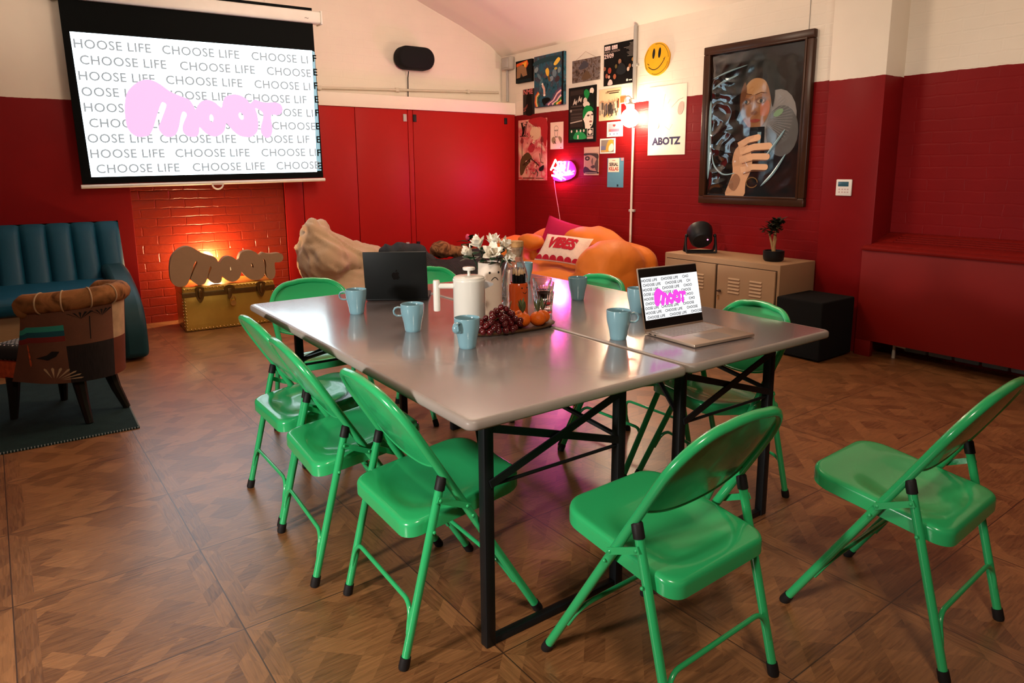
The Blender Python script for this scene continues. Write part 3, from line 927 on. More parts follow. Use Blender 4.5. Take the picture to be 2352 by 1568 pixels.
for i, (lab, a, b, z, td, sz) in enumerate((
    ('white flower drooping out at the left of the bunch', -0.070, 0.01, 0.068, (-1.3, 0.25, 0.75), 0.046),
    ('white flower standing highest on the left of the bunch', -0.038, 0.00, 0.095, (-0.5, 0.1, 1), 0.050),
    ('white flower in the middle front of the bunch, leaning to the camera', 0.012, 0.045, 0.070, (0.1, 0.9, 0.65), 0.055),
    ('white flower at the top centre of the bunch', 0.012, -0.01, 0.098, (0.15, 0.2, 1), 0.050),
    ('white flower at the upper right of the bunch beside the cork', 0.048, 0.00, 0.090, (0.7, 0.25, 0.8), 0.048),
    ('white flower lowest on the right of the bunch', 0.058, 0.025, 0.055, (1.0, 0.6, 0.25), 0.046))):
    hd = B0 + rv * a * 0.92 + nv * b + Vector((0, 0, z - 0.022))
    b0 = B0 + rv * a * 0.25 + Vector((0, 0, -0.12))
    flower(lab, b0, hd, rv * td[0] + nv * td[1] + Vector((0, 0, td[2])), sz * 1.06, 20 + i)

# --- smiling pot with matches
M_opot = mat('orange_glazed_ceramic', (0.62, 0.085, 0.012), 0.18, var=0.08, vscale=30, coat=0.4)
pt = thing('match_pot', 'orange smiling pot full of long black matches', 'pot', (0.812, 0.910, TZ), 0)
MB().lathe([(0, 0), (0.036, 0), (0.0395, 0.004), (0.0395, 0.10), (0.0375, 0.126), (0.034, 0.132), (0.0315, 0.131), (0.0335, 0.12), (0.035, 0.1), (0.035, 0.012), (0, 0.012)], 36).build('body', M_opot, pt)
fm = MB(); fa2 = fa + 0.28
for da in (-0.36, 0.34): fm.ell(on_cyl(0.0382, fa2 + da, 0.114), 0.003, 0.003, 0.0032, 10, 6)
pts = [on_cyl(0.0393, fa2 - 0.02 - 0.26 + 0.52 * i / 8, 0.098 - 0.0065 * math.sin(PI * i / 8)) for i in range(9)]
fm.tube(pts, 0.0013, 6)
fm.build('face', M_ink, pt)
M_match = mat('pale_wood', (0.62, 0.42, 0.24), 0.6)
rnd = random.Random(3)
mt0 = None
k = 0
for i in range(19):
    r = 0.026 * math.sqrt((i + 0.5) / 19); a = i * 2.39996
    x, y = 0.812 + r * math.cos(a), 0.910 + r * math.sin(a)
    zz = TZ + 0.075 + rnd.uniform(-0.006, 0.008)
    if mt0 is None:
        mt0 = thing('long_match', 'long black match with a pale split tip standing in the orange pot', 'match', (x, y, zz), 0, 'matches in the orange pot')
        MB().tube([(0, 0, 0), (0, 0, 0.086)], 0.0038, 6).build('stick', M_black, mt0)
        MB().tube([(0, 0, 0.086), (0, 0, 0.091), (0, 0, 0.110)], [0.0036, 0.0036, 0.0009], 6).build('tip', M_match, mt0)
    else:
        dup(mt0, (x, y, zz), rnd.uniform(0, 3))

# --- water carafe
def glass_mat(name, col=(1, 1, 1), rough=0.0, ior=1.45):
    m, nt, N, L, B = nodes_of(name)
    B.inputs['Base Color'].default_value = col + (1,)
    B.inputs['Roughness'].default_value = rough
    B.inputs['Transmission Weight'].default_value = 1.0
    B.inputs['IOR'].default_value = ior
    return m
M_glass = glass_mat('clear_glass', (0.98, 0.99, 0.98))
def thin_glass(name):
    m, nt, N, L, B = nodes_of(name)
    out = N['Material Output']
    t = N.new('ShaderNodeBsdfTransparent'); t.inputs[0].default_value = (0.97, 0.975, 0.97, 1)
    g = N.new('ShaderNodeBsdfGlossy'); g.inputs['Roughness'].default_value = 0.04
    lw = N.new('ShaderNodeLayerWeight'); lw.inputs['Blend'].default_value = 0.35
    f = math_node(N, L, 'MULTIPLY_ADD', lw.outputs['Facing'], 0.6, 0.09)
    mx = N.new('ShaderNodeMixShader'); L.new(f, mx.inputs[0]); L.new(t.outputs[0], mx.inputs[1]); L.new(g.outputs[0], mx.inputs[2])
    df = N.new('ShaderNodeBsdfDiffuse'); df.inputs[0].default_value = (0.9, 0.9, 0.9, 1)
    m2 = N.new('ShaderNodeMixShader'); m2.inputs[0].default_value = 0.05
    L.new(mx.outputs[0], m2.inputs[1]); L.new(df.outputs[0], m2.inputs[2])
    L.new(m2.outputs[0], out.inputs[0])
    return m
M_thin = thin_glass('pressed_glass')
M_tumb = glass_mat('tumbler_glass', (1, 1, 1), 0.0, 1.28)
M_water = glass_mat('water', (0.97, 0.99, 1.0), 0, 1.33)
M_cork = mat('cork', (0.55, 0.30, 0.12), 0.8, var=0.2, vscale=80, bump=0.3, bscale=150)
cf = thing('carafe', 'glass water carafe with a cork stopper behind the orange pot', 'carafe', (0.868, 1.010, TZ), 0)
po = [(0, 0), (0.050, 0), (0.0545, 0.005), (0.0545, 0.135), (0.051, 0.16), (0.042, 0.188), (0.034, 0.208), (0.0325, 0.225), (0.0355, 0.252), (0.0375, 0.262)]
pi_ = [(0.0355, 0.262), (0.0335, 0.252), (0.0302, 0.225), (0.0318, 0.208), (0.0398, 0.187), (0.0488, 0.159), (0.0522, 0.134), (0.0522, 0.010), (0.047, 0.006), (0, 0.006)]
MB().lathe(po + pi_, 40).build('bottle', M_thin, cf)
MB().lathe([(0, 0.0064), (0.047, 0.0064), (0.0518, 0.0105), (0.0518, 0.134), (0.0480, 0.159), (0.0440, 0.171), (0, 0.171)], 40).build('water', M_water, cf)
MB().lathe([(0, 0.222), (0.0275, 0.222), (0.0325, 0.262), (0.0355, 0.264), (0.0365, 0.281), (0.034, 0.286), (0, 0.287)], 32).build('stopper', M_cork, cf)

# --- stacked tumblers
def make_tumbler(label, loc):
    t = thing('tumbler', label, 'drinking glass', loc, 0, 'clear tumblers stacked by the carafe')
    g = MB()
    rows_o = [(0.030, 0.0, 0), (0.0325, 0.004, 1.2), (0.034, 0.03, 2), (0.0365, 0.058, 2), (0.0385, 0.064, 0), (0.0385, 0.067, 0), (0.041, 0.088, 0), (0.0415, 0.090, 0)]
    rows_i = [(0.0398, 0.090, 0), (0.0365, 0.067, 0), (0.0345, 0.058, 0), (0.0315, 0.03, 0), (0.029, 0.014, 0)]
    rings = []
    for r, z, f in rows_o + rows_i:
        rings.append([g._v(((r - f * 0.0013 * (k % 2)) * math.cos(2 * PI * k / 36), (r - f * 0.0013 * (k % 2)) * math.sin(2 * PI * k / 36), z)) for k in range(36)])
    g._f(rings[0][::-1]); g._f(rings[-1])
    for A, B in zip(rings[:-1], rings[1:]):
        for k in range(36): g._f([A[k], A[(k + 1) % 36], B[(k + 1) % 36], B[k]])
    g.build('bowl', M_tumb, t, 50)
    return t
tu = make_tumbler('clear tumbler, lower one of the stack in front at the right of the orange pot', (0.905, 0.862, TZ))
for lab, x, y, z in (
    ('clear tumbler, upper one of the stack in front at the right of the orange pot', 0.905, 0.862, 0.0385),
    ('clear tumbler, lower one of the stack behind, right of the carafe', 0.960, 0.945, 0.0),
    ('clear tumbler, upper one of the stack behind, right of the carafe', 0.960, 0.945, 0.0385),
    ('clear tumbler, lower one of the stack between the sad vase and the orange pot', 0.812, 1.005, 0.0),
    ('clear tumbler, upper one of the stack between the sad vase and the orange pot', 0.812, 1.005, 0.0385)):
    if 'sad vase' in lab: x, y = 0.776, 1.016
    dup(tu, (x, y, TZ + z), random.uniform(0, 1), lab)

# --- fruit plate
M_plate = mat('dark_wooden_platter', (0.10, 0.045, 0.018), 0.35, var=0.25, vscale=8, stretch=(1, 8, 1))
pl = thing('platter', 'long dark wooden platter carrying grapes and clementines', 'platter', (0.636, 0.728, TZ), math.radians(-4))
pm = MB()
def sup(a, rx, ry, p=2.6):
    c, s_ = math.cos(a), math.sin(a)
    return (rx * math.copysign(abs(c) ** (2 / p), c), ry * math.copysign(abs(s_) ** (2 / p), s_))
rings = []
for k_, z in ((0.80, 0.0), (0.90, 0.001), (0.985, 0.008), (1.0, 0.0125), (0.992, 0.0138), (0.975, 0.0125), (0.90, 0.0075), (0.5, 0.006)):
    rings.append([pm._v((*sup(2 * PI * i / 56, 0.186 * k_, 0.090 * k_), z)) for i in range(56)])
pm._f(rings[0][::-1]); pm._f(rings[-1])
for A, B in zip(rings[:-1], rings[1:]):
    for i in range(56): pm._f([A[i], A[(i + 1) % 56], B[(i + 1) % 56], B[i]])
pm.build('tray', M_plate, pl, 60)
M_grape = mat('red_grape', (0.085, 0.005, 0.006), 0.14, var=0.5, vscale=14, coat=0.4)
M_stemb = mat('brown_stem', (0.09, 0.07, 0.02), 0.6)
M_gleaf = mat('citrus_leaf', (0.05, 0.055, 0.018), 0.45, var=0.3, vscale=30)
gb = thing('grape_bunch', 'bunch of dark red grapes piled on the left of the wooden platter', 'grapes', (0.566, 0.697, TZ + 0.008), 0)
rnd = random.Random(11)
gpos = []
gc = None
tries = 0
while len(gpos) < 74 and tries < 6000:
    tries += 1
    a = rnd.uniform(0, 2 * PI); rr = math.sqrt(rnd.uniform(0, 1))
    x, y = 0.098 * rr * math.cos(a), 0.057 * rr * math.sin(a)
    top_ = 0.086 * (1 - rr ** 2 * 0.75)
    z = 0.0115
    ok = False
    while z < top_:
        if all((Vector((x, y, z)) - p).length > 0.0195 for p in gpos):
            ok = True; break
        z += 0.004
    if ok: gpos.append(Vector((x, y, z)))
for i, p in enumerate(gpos):
    s_ = rnd.uniform(0.95, 1.12)
    if gc is None:
        gc = MB().ell((0, 0, 0), 0.0108, 0.0108, 0.0125, 16, 10).build('grape', M_grape, gb)
        c = gc
    else:
        c = gc.copy(); COL.objects.link(c); c.parent = gb
    c.location = p; c.rotation_euler = (rnd.uniform(-.8, .8), rnd.uniform(-.8, .8), rnd.uniform(0, 3)); c.scale = (s_, s_, s_)
MB().tube([(-0.06, 0, 0.03), (0, 0.005, 0.045), (0.05, 0.01, 0.055), (0.066, 0.012, 0.098)], 0.0018, 6).build('stem', M_stemb, gb)
M_cit = mat('clementine_skin', (0.72, 0.125, 0.008), 0.38, var=0.15, vscale=9, bump=0.25, bscale=220)
def clem(label, x, y, r, sd):
    rnd = random.Random(sd)
    t = thing('clementine', label, 'clementine', (x, y, TZ + 0.007), 0, 'clementines on the platter')
    MB().lathe([(0, 0.0015 * r / 0.026)] + [(r * math.sin(PI * i / 14) * (1 if i < 13 else 1.0), r * 0.9 - r * 0.9 * math.cos(PI * i / 14)) for i in range(1, 14)] + [(0, r * 1.75)], 28).build('fruit', M_cit, t, 70)
    a = rnd.uniform(0, 6)
    st = MB().tube([(0, 0, r * 1.72), (0.004 * math.cos(a), 0.004 * math.sin(a), r * 1.72 + 0.012), (0.014 * math.cos(a), 0.014 * math.sin(a), r * 1.72 + 0.030)], 0.0011, 6)
    st.build('stalk', M_stemb, t)
    for q in range(2):
        ang_ = a + 1.3 + q * 2.4
        def lf(u, v):
            w = 0.0075 * math.sin(PI * (0.04 + 0.92 * v))
            return Vector((0.044 * v, (u - 0.5) * 2 * w, 0.014 * v + 0.010 * v * v + 0.25 * abs(u - 0.5) * w))
        lm = MB(); lm.X = Matrix.Translation((0, 0, r * 1.74)) @ Matrix.Rotation(ang_, 4, 'Z') @ Matrix.Rotation(-0.7, 4, 'Y')
        lm.grid(lf, 4, 7); lm.build('leaf', M_gleaf, t)
clem('clementine next to the grapes, leftmost of the front row', 0.677, 0.700, 0.0295, 1)
clem('largest clementine, middle of the front row', 0.729, 0.677, 0.0305, 2)
clem('clementine at the right tip of the platter', 0.775, 0.706, 0.0275, 5)
clem('clementine half hidden behind the front row', 0.708, 0.756, 0.0275, 9)

# ------------------------------------------------------------------ back wall: speaker, pipes, cables
M_cloth = mat('black_speaker_cloth', (0.008, 0.008, 0.009), 0.85, bump=0.2, bscale=500)
M_pipe = mat('painted_pipe', (0.62, 0.54, 0.44), 0.45)
spk = thing('wall_speaker', 'black pill-shaped loudspeaker mounted on the cream back wall', 'speaker', (2.885, 5.60, 2.495), 0)
sb = MB()
ol = rrect(0.44, 0.235, 0.115, 10)
rings = []
for k, y in ((0.86, -0.085), (0.95, -0.075), (1.0, -0.05), (1.0, 0.04), (0.9, 0.055)):
    rings.append([sb._v((x * k, y, z * k)) for x, z in ol])
sb._f(rings[0]); sb._f(rings[-1][::-1])
for A, B in zip(rings[:-1], rings[1:]):
    for i in range(len(A)): sb._f([A[i], A[(i + 1) % len(A)], B[(i + 1) % len(A)], B[i]])
sb.build('body', M_cloth, spk, 50)
MB().box(-0.05, 0.05, 0.05, 0.079, -0.05, 0.05).build('wall_bracket', M_black, spk)
tag(MB().tube([(2.845, 5.655, 2.37), (2.842, 5.672, 2.3), (2.84, 5.674, 2.15), (2.838, 5.674, 2.09)], 0.006, 6).build('cable', M_black), 'short black cable hanging straight down from the pill-shaped loudspeaker', 'cable')
pp = thing('wall_pipe', 'cream painted pipe running along the back wall above the white fascia', 'pipe', (0, 5.655, 0))
MB().tube([(1.80, 0, 2.135), (3.2, 0, 2.185), (4.02, 0, 2.215)], 0.013, 10).build('tube', M_pipe, pp)
for x in (1.84, 2.7, 3.6):
    MB().box(x - 0.02, x + 0.02, -0.016, 0.024, 2.115 + (x - 1.8) * 0.036, 2.155 + (x - 1.8) * 0.036, 0.004).build('clip', M_pipe, pp)
MB().box(1.73, 1.80, -0.045, 0.024, 2.09, 2.165, 0.006).build('junction', M_greybox, pp)
wc = thing('wall_conduit', 'cream cable trunking on the wall left of the projector screen', 'conduit', (0, 5.385, 0))
MB().box(-1.9, -0.57, -0.012, 0.013, 2.105, 2.135, 0.002).build('trunking', M_white_paint, wc)
MB().box(-0.57, -0.50, -0.022, 0.013, 2.09, 2.155, 0.004).build('end_box', M_white_paint, wc)
tag(MB().tube([(-1.9, 5.368, 2.15), (-1.2, 5.368, 2.15), (-0.62, 5.368, 2.162), (-0.53, 5.352, 2.165), (-0.47, 5.37, 2.13), (-0.40, 5.38, 2.06), (-0.34, 5.36, 2.035), (-0.27, 5.33, 2.04)], 0.0055, 6).build('cable', M_black), 'thin black cable looping along the cream wall into the projector screen', 'cable')
ab = thing('sounder_box', 'small grey box high in the corner above a conduit beside the posters', 'alarm box', (4.065, 5.50, 2.525))
MB().box(-0.055, 0.024, -0.085, 0.085, -0.07, 0.07, 0.01).build('case', mat('grey_sounder', (0.42, 0.38, 0.33), 0.5), ab)
MB().box(-0.060, -0.054, -0.06, 0.06, -0.05, 0.05, 0.004).build('grille', M_greybox, ab)
MB().tube([(0.008, 0.05, -0.07), (0.008, 0.05, -0.42)], 0.014, 8).build('conduit', M_greybox, ab)

# ------------------------------------------------------------------ posters and signs on the right wall
def wallM(y1, z0, x=WX):
    """u to the right as seen from the room (towards -y), v up, w off the wall"""
    return Matrix(((0, 0, -1, x), (-1, 0, 0, y1), (0, 1, 0, z0), (0, 0, 0, 1)))

def C(c, r=0.6):
    key = 'print_%02x%02x%02x' % tuple(c) + ('_g' if r < 0.5 else '')
    return mat(key, lin(c), r, var=0.05, vscale=30, spec=0.08)

class Poster:
    def __init__(s, name, label, cat, y1, y0, z0, z1, thick, base, group=None, edge=None, x=WX):
        s.w, s.h, s.t = y1 - y0, z1 - z0, thick
        s.name = name; s.label = label; s.cat = cat; s.group = group
        s.M = wallM(0, 0, 0)
        s.loc = (x - 0.001, y1, z0)
        s.mb = MB(); s.mb.X = s.M
        s.mats = [base if not isinstance(base, tuple) else C(base)]
        if edge: s.mats.append(C(edge))
        s.lv = 0
        s.mb.m = 0
        s.mb.box(0, s.w, 0, s.h, 0, thick)
    def mi(s, c):
        m = c if not isinstance(c, tuple) else C(c)
        if m not in s.mats: s.mats.append(m)
        return s.mats.index(m)
    def z(s):
        s.lv += 1
        return s.t + 0.0006 + 0.00022 * s.lv
    def poly(s, pts, c):
        s.mb.m = s.mi(c)
        s.mb.flat([(u * s.w, v * s.h) for u, v in pts], s.z())
        return s
    def rect(s, u0, v0, u1, v1, c): return s.poly([(u0, v0), (u1, v0), (u1, v1), (u0, v1)], c)
    def ell(s, u, v, ru, rv, c, rot=0.0, n=20):
        return s.poly([(x, y) for x, y in ellp(u, v, ru, rv, n, rot=rot)], c)
    def blob(s, pts, c): return s.poly(smooth_closed(pts, 3), c)
    def line(s, pts, wd, c):
        s.mb.m = s.mi(c); zz = s.z()
        for q in stroke([(u * s.w, v * s.h) for u, v in pts], wd): s.mb.flat(q, zz)
        return s
    def text(s, body, u, v, size, c, align='LEFT', bold=0.0, sp=1.0, sq=1.0):
        s.mb.m = s.mi(c)
        s.mb.text(body, size, Matrix.Translation((u * s.w, v * s.h, s.z())) @ Matrix.Diagonal((sq, 1, 1, 1)), align, sp, bold)
        return s
    def done(s):
        o = s.mb.build(s.name, s.mats, normals=False, angle=30)
        o.location = s.loc
        return tag(o, s.label, s.cat, s.group)

def noise_mat(name, cols, scale=9, rough=0.6):
    if name in MATS: return MATS[name]
    m, nt, N, L, B = nodes_of(name)
    tc = N.new('ShaderNodeTexCoord'); nz = N.new('ShaderNodeTexNoise')
    nz.inputs['Scale'].default_value = scale; nz.inputs['Detail'].default_value = 5; nz.inputs['Distortion'].default_value = 1.0
    L.new(tc.outputs['Object'], nz.inputs[0])
    cr = N.new('ShaderNodeValToRGB'); el = cr.color_ramp.elements
    n = len(cols)
    while len(el) < n: el.new(0.5)
    for i, c in enumerate(cols):
        el[i].position = 0.3 + 0.4 * i / (n - 1); el[i].color = lin(c) + (1,)
    L.new(nz.outputs['Fac'], cr.inputs[0]); L.new(cr.outputs[0], B.inputs['Base Color'])
    B.inputs['Roughness'].default_value = rough
    B.inputs['Specular IOR Level'].default_value = 0.08
    MATS[name] = m
    return m

K = (20, 18, 17); CRM = (236, 214, 184); WHT = (240, 232, 220)
# small dark canvas
p = Poster('canvas_print', 'small black canvas with an orange and tan blocky figure, top left of the poster cluster', 'canvas print', 5.36, 5.058, 2.287, 2.527, 0.03, K)
p.poly([(0.05, 0.88), (0.72, 0.97), (0.80, 0.80), (0.64, 0.60), (0.58, 0.84), (0.05, 0.74)], (225, 90, 40))
p.poly([(0.36, 0.85), (0.70, 0.93), (0.66, 0.70), (0.58, 0.62), (0.5, 0.80)], (240, 170, 60))
p.poly([(0.08, 0.74), (0.42, 0.80), (0.66, 0.62), (0.72, 0.30), (0.45, 0.26), (0.34, 0.45), (0.28, 0.24), (0.06, 0.22)], (150, 112, 80))
p.poly([(0.29, 0.25), (0.35, 0.45), (0.42, 0.26)], (50, 48, 44))
p.rect(0.03, 0.02, 0.97, 0.14, (22, 34, 38)); p.done()
# magazine
p = Poster('magazine_page', 'dark magazine cover with a pink masthead under the small black canvas', 'magazine page', 5.26, 5.047, 1.932, 2.212, 0.003, (48, 40, 36))
p.blob([(0.28, 0), (0.26, 0.4), (0.36, 0.78), (0.55, 0.86), (0.72, 0.78), (0.78, 0.4), (0.85, 0)], (22, 14, 10))
p.text('NME', 0.04, 0.80, 0.075, (200, 105, 100), bold=0.002, sq=1.15)
p.blob([(0.03, 0.25), (0.25, 0.32), (0.4, 0.42), (0.38, 0.3), (0.2, 0.2)], (120, 62, 50))
p.line([(0.06, 0.14), (0.26, 0.18)], 0.012, (150, 80, 70)); p.done()
# blue canvas
p = Poster('canvas_print', 'tall blue canvas crowded with swirling figures above a rainbow', 'canvas print', 5.008, 4.504, 1.995, 2.532, 0.035, noise_mat('blue_scene', [(24, 34, 40), (44, 92, 110), (70, 60, 70), (62, 120, 135)], 11))
p.rect(0.94, 0, 1.0, 1.0, K)
p.blob([(0.0, 0.9), (0.4, 0.95), (0.9, 0.93), (0.9, 0.84), (0.4, 0.86), (0, 0.82)], (40, 66, 74))
for u, v, a, b, c, r in ((0.08, 0.74, .07, .05, (130, 145, 150), .4), (0.18, 0.60, .09, .035, (96, 118, 130), -.7), (0.70, 0.62, .07, .075, (110, 128, 140), .3), (0.86, 0.66, .06, .05, (120, 136, 140), 1.0), (0.60, 0.52, .07, .05, (128, 140, 150), .2), (0.80, 0.50, .08, .055, (70, 52, 56), .2), (0.40, 0.60, .06, .05, (84, 72, 84), .5), (0.25, 0.48, .08, .04, (80, 110, 120), .9)):
    p.ell(u, v, a, b, c, r)
p.blob([(0.40, 0.70), (0.48, 0.74), (0.53, 0.66), (0.50, 0.58), (0.44, 0.6)], (238, 186, 70))
p.blob([(0.68, 0.80), (0.82, 0.90), (0.90, 0.86), (0.80, 0.78), (0.72, 0.76)], (240, 196, 80))
p.ell(0.75, 0.70, .05, .025, (200, 168, 70)); p.line([(0.50, 0.58), (0.55, 0.48)], 0.03, (110, 76, 40))
p.line([(0.30, 0.42), (0.36, 0.34), (0.37, 0.24)], 0.035, (220, 176, 160)); p.ell(0.30, 0.44, .03, .025, WHT); p.ell(0.37, 0.22, .04, .022, WHT)
p.blob([(0.28, 0.14), (0.46, 0.17), (0.58, 0.12), (0.5, 0.05), (0.36, 0.02)], (14, 16, 16))
for i, c in enumerate(((196, 70, 50), (236, 160, 70), (228, 190, 150), (70, 110, 70))):
    p.line([(0.16 + i * 0.02, 0.30 - i * 0.02), (0.06 + i * 0.025, 0.22 - i * 0.01), (0.04 + i * 0.03, 0.10), (0.08 + i * 0.03, 0.01)], 0.02, c)
for i, c in enumerate(((90, 74, 100), (232, 176, 180), (120, 80, 110), (238, 190, 190), (60, 120, 60), (240, 196, 90), (214, 70, 50))):
    o = i * 0.055
    p.line([(0.42 + o * 1.3, 0.02), (0.62 + o, 0.10 - o * 0.2), (0.78 + o * 0.5, 0.26 - o * 0.75), (0.94, 0.32 - o * 0.85)], 0.022, c)
p.done()
# engraving board with a string
p = Poster('wall_plaque', 'grey brown engraved board hanging from a string beside the blue canvas', 'wall plaque', 4.396, 3.981, 2.196, 2.415, 0.01, noise_mat('engraving', [(44, 38, 40), (94, 74, 62), (120, 108, 106), (66, 56, 60)], 26))
p.blob([(0.35, 0.1), (0.5, 0.45), (0.6, 0.4), (0.7, 0.12)], (96, 74, 56)); p.blob([(0.25, 0.6), (0.4, 0.9), (0.55, 0.85), (0.6, 0.65), (0.4, 0.55)], (72, 68, 74))
p.line([(0.12, 0.98), (0.49, 1.32), (0.88, 0.98)], 0.003, (150, 120, 100)); p.done()
# gig poster
p = Poster('poster', 'black concert poster dated 29/09 beside the vertical conduit', 'poster', 3.93, 3.518, 2.119, 2.507, 0.002, K)
for u0, bars in ((0.03, 3), (0.27, 3)):
    for i in range(bars):
        u = u0 + i * 0.065
        p.rect(u, 0.86, u + 0.055, 0.955, (244, 214, 210)); p.rect(u + 0.018, 0.87, u + 0.03, 0.93 - 0.02 * (i % 2), K)
p.text('FABRIC LONDON', 0.02, 0.79, 0.027, (176, 150, 140), sp=1.0); p.text('29/09', 0.02, 0.665, 0.058, (240, 208, 200), bold=0.001)
for i in range(11):
    ln = (0.12, 0.10, 0.13, 0.30, 0.22, 0.14, 0.12, 0.20, 0.17, 0.13, 0.18)[i]
    p.rect(0.97 - ln, 0.93 - i * 0.030, 0.97, 0.943 - i * 0.030, (122, 112, 104))
for u, v, s_, c in ((0.55, 0.54, .05, (150, 104, 80)), (0.43, 0.44, .04, (100, 84, 50)), (0.12, 0.24, .045, (150, 84, 66)), (0.20, 0.21, .035, (200, 150, 130)), (0.39, 0.20, .05, (160, 88, 60)), (0.05, 0.42, .04, (140, 90, 70)), (0.22, 0.36, .06, (150, 60, 44)), (0.88, 0.40, .04, (150, 100, 70)), (0.97, 0.54, .035, (170, 120, 60)), (0.83, 0.33, .04, (210, 180, 160))):
    p.ell(u, v, s_, s_ * 1.25, c)
p.blob([(0.44, 0.30), (0.56, 0.50), (0.72, 0.44), (0.76, 0.28), (0.6, 0.22)], (34, 36, 38)); p.blob([(0.16, 0.02), (0.22, 0.14), (0.30, 0.12), (0.32, 0.02)], (226, 188, 184))
p.rect(0.78, 0.05, 0.83, 0.10, WHT); p.rect(0.86, 0.055, 0.96, 0.08, WHT); p.done()
# green and black poster
p = Poster('poster', 'framed black and green poster of a man in a green beanie', 'poster', 4.447, 4.027, 1.594, 2.149, 0.012, K)
p.rect(0.05, 0.04, 0.95, 0.96, (36, 30, 28)); p.rect(0.07, 0.28, 0.56, 0.94, (52, 42, 38))
p.rect(0.08, 0.60, 0.56, 0.86, (34, 27, 25))
for v in (0.64, 0.58, 0.50, 0.44, 0.40): p.rect(0.10, v, 0.52, v + 0.03, (72, 60, 54))
for u, v in ((0.24, 0.74), (0.42, 0.78)): p.blob([(u - 0.07, v - 0.06), (u, v + 0.06), (u + 0.03, v), (u + 0.09, v + 0.03), (u + 0.06, v - 0.06), (u, v - 0.03)], (196, 178, 164))
p.line([(0.08, 0.36), (0.52, 0.39)], 0.012, (186, 170, 156)); p.ell(0.10, 0.58, .04, .025, (150, 140, 130))
p.rect(0.56, 0.28, 0.94, 0.95, (18, 34, 24))
p.blob([(0.58, 0.90), (0.68, 0.94), (0.78, 0.86), (0.7, 0.76), (0.62, 0.8)], (30, 130, 62)); p.ell(0.86, 0.90, .075, .055, (230, 212, 196)); p.blob([(0.78, 0.86), (0.92, 0.84), (0.94, 0.70), (0.82, 0.72)], (20, 24, 22))
p.ell(0.63, 0.74, .07, .055, (210, 190, 176)); p.blob([(0.56, 0.70), (0.72, 0.72), (0.80, 0.66), (0.7, 0.63), (0.58, 0.64)], (222, 204, 190))
p.blob([(0.55, 0.44), (0.58, 0.56), (0.70, 0.58), (0.90, 0.52), (0.93, 0.40), (0.90, 0.30), (0.82, 0.24), (0.80, 0.14), (0.66, 0.20), (0.62, 0.34)], (238, 218, 202))
p.blob([(0.55, 0.45), (0.57, 0.58), (0.68, 0.65), (0.86, 0.62), (0.93, 0.55), (0.74, 0.54), (0.64, 0.48), (0.58, 0.42)], (28, 128, 62))
p.ell(0.75, 0.47, .05, .018, (90, 70, 66)); p.ell(0.89, 0.48, .04, .016, (90, 70, 66)); p.ell(0.84, 0.36, .055, .018, (150, 104, 96)); p.ell(0.84, 0.30, .03, .012, (60, 48, 44)); p.line([(0.83, 0.48), (0.86, 0.40)], 0.006, (150, 120, 104))
p.poly([(0.70, 0.24), (0.80, 0.21), (0.90, 0.26), (0.82, 0.16)], K)
p.rect(0.06, 0.05, 0.76, 0.24, (16, 60, 34)); p.blob([(0.24, 0.06), (0.24, 0.14), (0.36, 0.20), (0.6, 0.16), (0.68, 0.06)], (44, 150, 80))
for u in (0.14, 0.34, 0.48, 0.60): p.ell(u, 0.205, .03, .025, (222, 204, 190))
p.rect(0.36, 0.06, 0.41, 0.13, (226, 214, 196)); p.rect(0.72, 0.11, 0.94, 0.24, (226, 206, 192)); p.rect(0.74, 0.12, 0.92, 0.23, K); p.ell(0.83, 0.175, .07, .042, (226, 206, 192))
p.rect(0.72, 0.05, 0.94, 0.095, (190, 160, 150)); p.done()
# group photo
p = Poster('poster', 'cream poster of a crowd of people standing together, right of the green poster', 'poster', 3.99, 3.682, 1.79, 2.09, 0.002, (226, 192, 150))
p.rect(0.36, 0.90, 0.94, 0.93, (110, 84, 60)); p.rect(0.46, 0.84, 0.90, 0.875, (70, 54, 40)); p.rect(0.30, 0.86, 0.44, 0.90, (160, 130, 96))
rnd = random.Random(5)
for i in range(17):
    u = 0.06 + 0.052 * i; v = 0.46 + rnd.uniform(-.05, .07)
    c = rnd.choice(((70, 62, 58), (120, 100, 86), (226, 214, 200), (54, 44, 40), (90, 80, 84), (190, 170, 150)))
    p.rect(u - 0.032, v - 0.16, u + 0.03, v + 0.07, c); p.ell(u, v + 0.10, .022, .030, (196, 150, 118)); p.rect(u - 0.024, v - 0.30, u + 0.02, v - 0.15, rnd.choice(((58, 52, 52), (120, 104, 92), (210, 190, 160))))
p.rect(0.90, 0.36, 0.96, 0.66, (120, 66, 44)); p.line([(0.54, 0.09), (0.64, 0.17)], 0.008, (70, 60, 56)); p.ell(0.44, 0.15, .03, .06, (222, 170, 90)); p.done()
# tall pink and cream poster
p = Poster('poster', 'tall pink and cream street scene poster with a large monogram, left of the poster cluster', 'poster', 5.352, 4.822, 1.198, 1.876, 0.002, noise_mat('pink_street', [(232, 196, 160), (226, 160, 146), (206, 84, 92), (236, 206, 176)], 4))
p.blob([(0.36, 0.99), (0.99, 0.99), (0.97, 0.55), (0.82, 0.7), (0.78, 0.86), (0.6, 0.88)], (176, 44, 48)); p.blob([(0.42, 0.80), (0.55, 0.88), (0.74, 0.84), (0.78, 0.72), (0.62, 0.66), (0.46, 0.7)], (226, 190, 156))
p.blob([(0.06, 0.10), (0.08, 0.34), (0.30, 0.46), (0.44, 0.42), (0.48, 0.34), (0.28, 0.22), (0.16, 0.1)], (92, 70, 44)); p.blob([(0.34, 0.50), (0.46, 0.62), (0.60, 0.55), (0.50, 0.46)], (184, 56, 66))
M2 = (26, 18, 16)
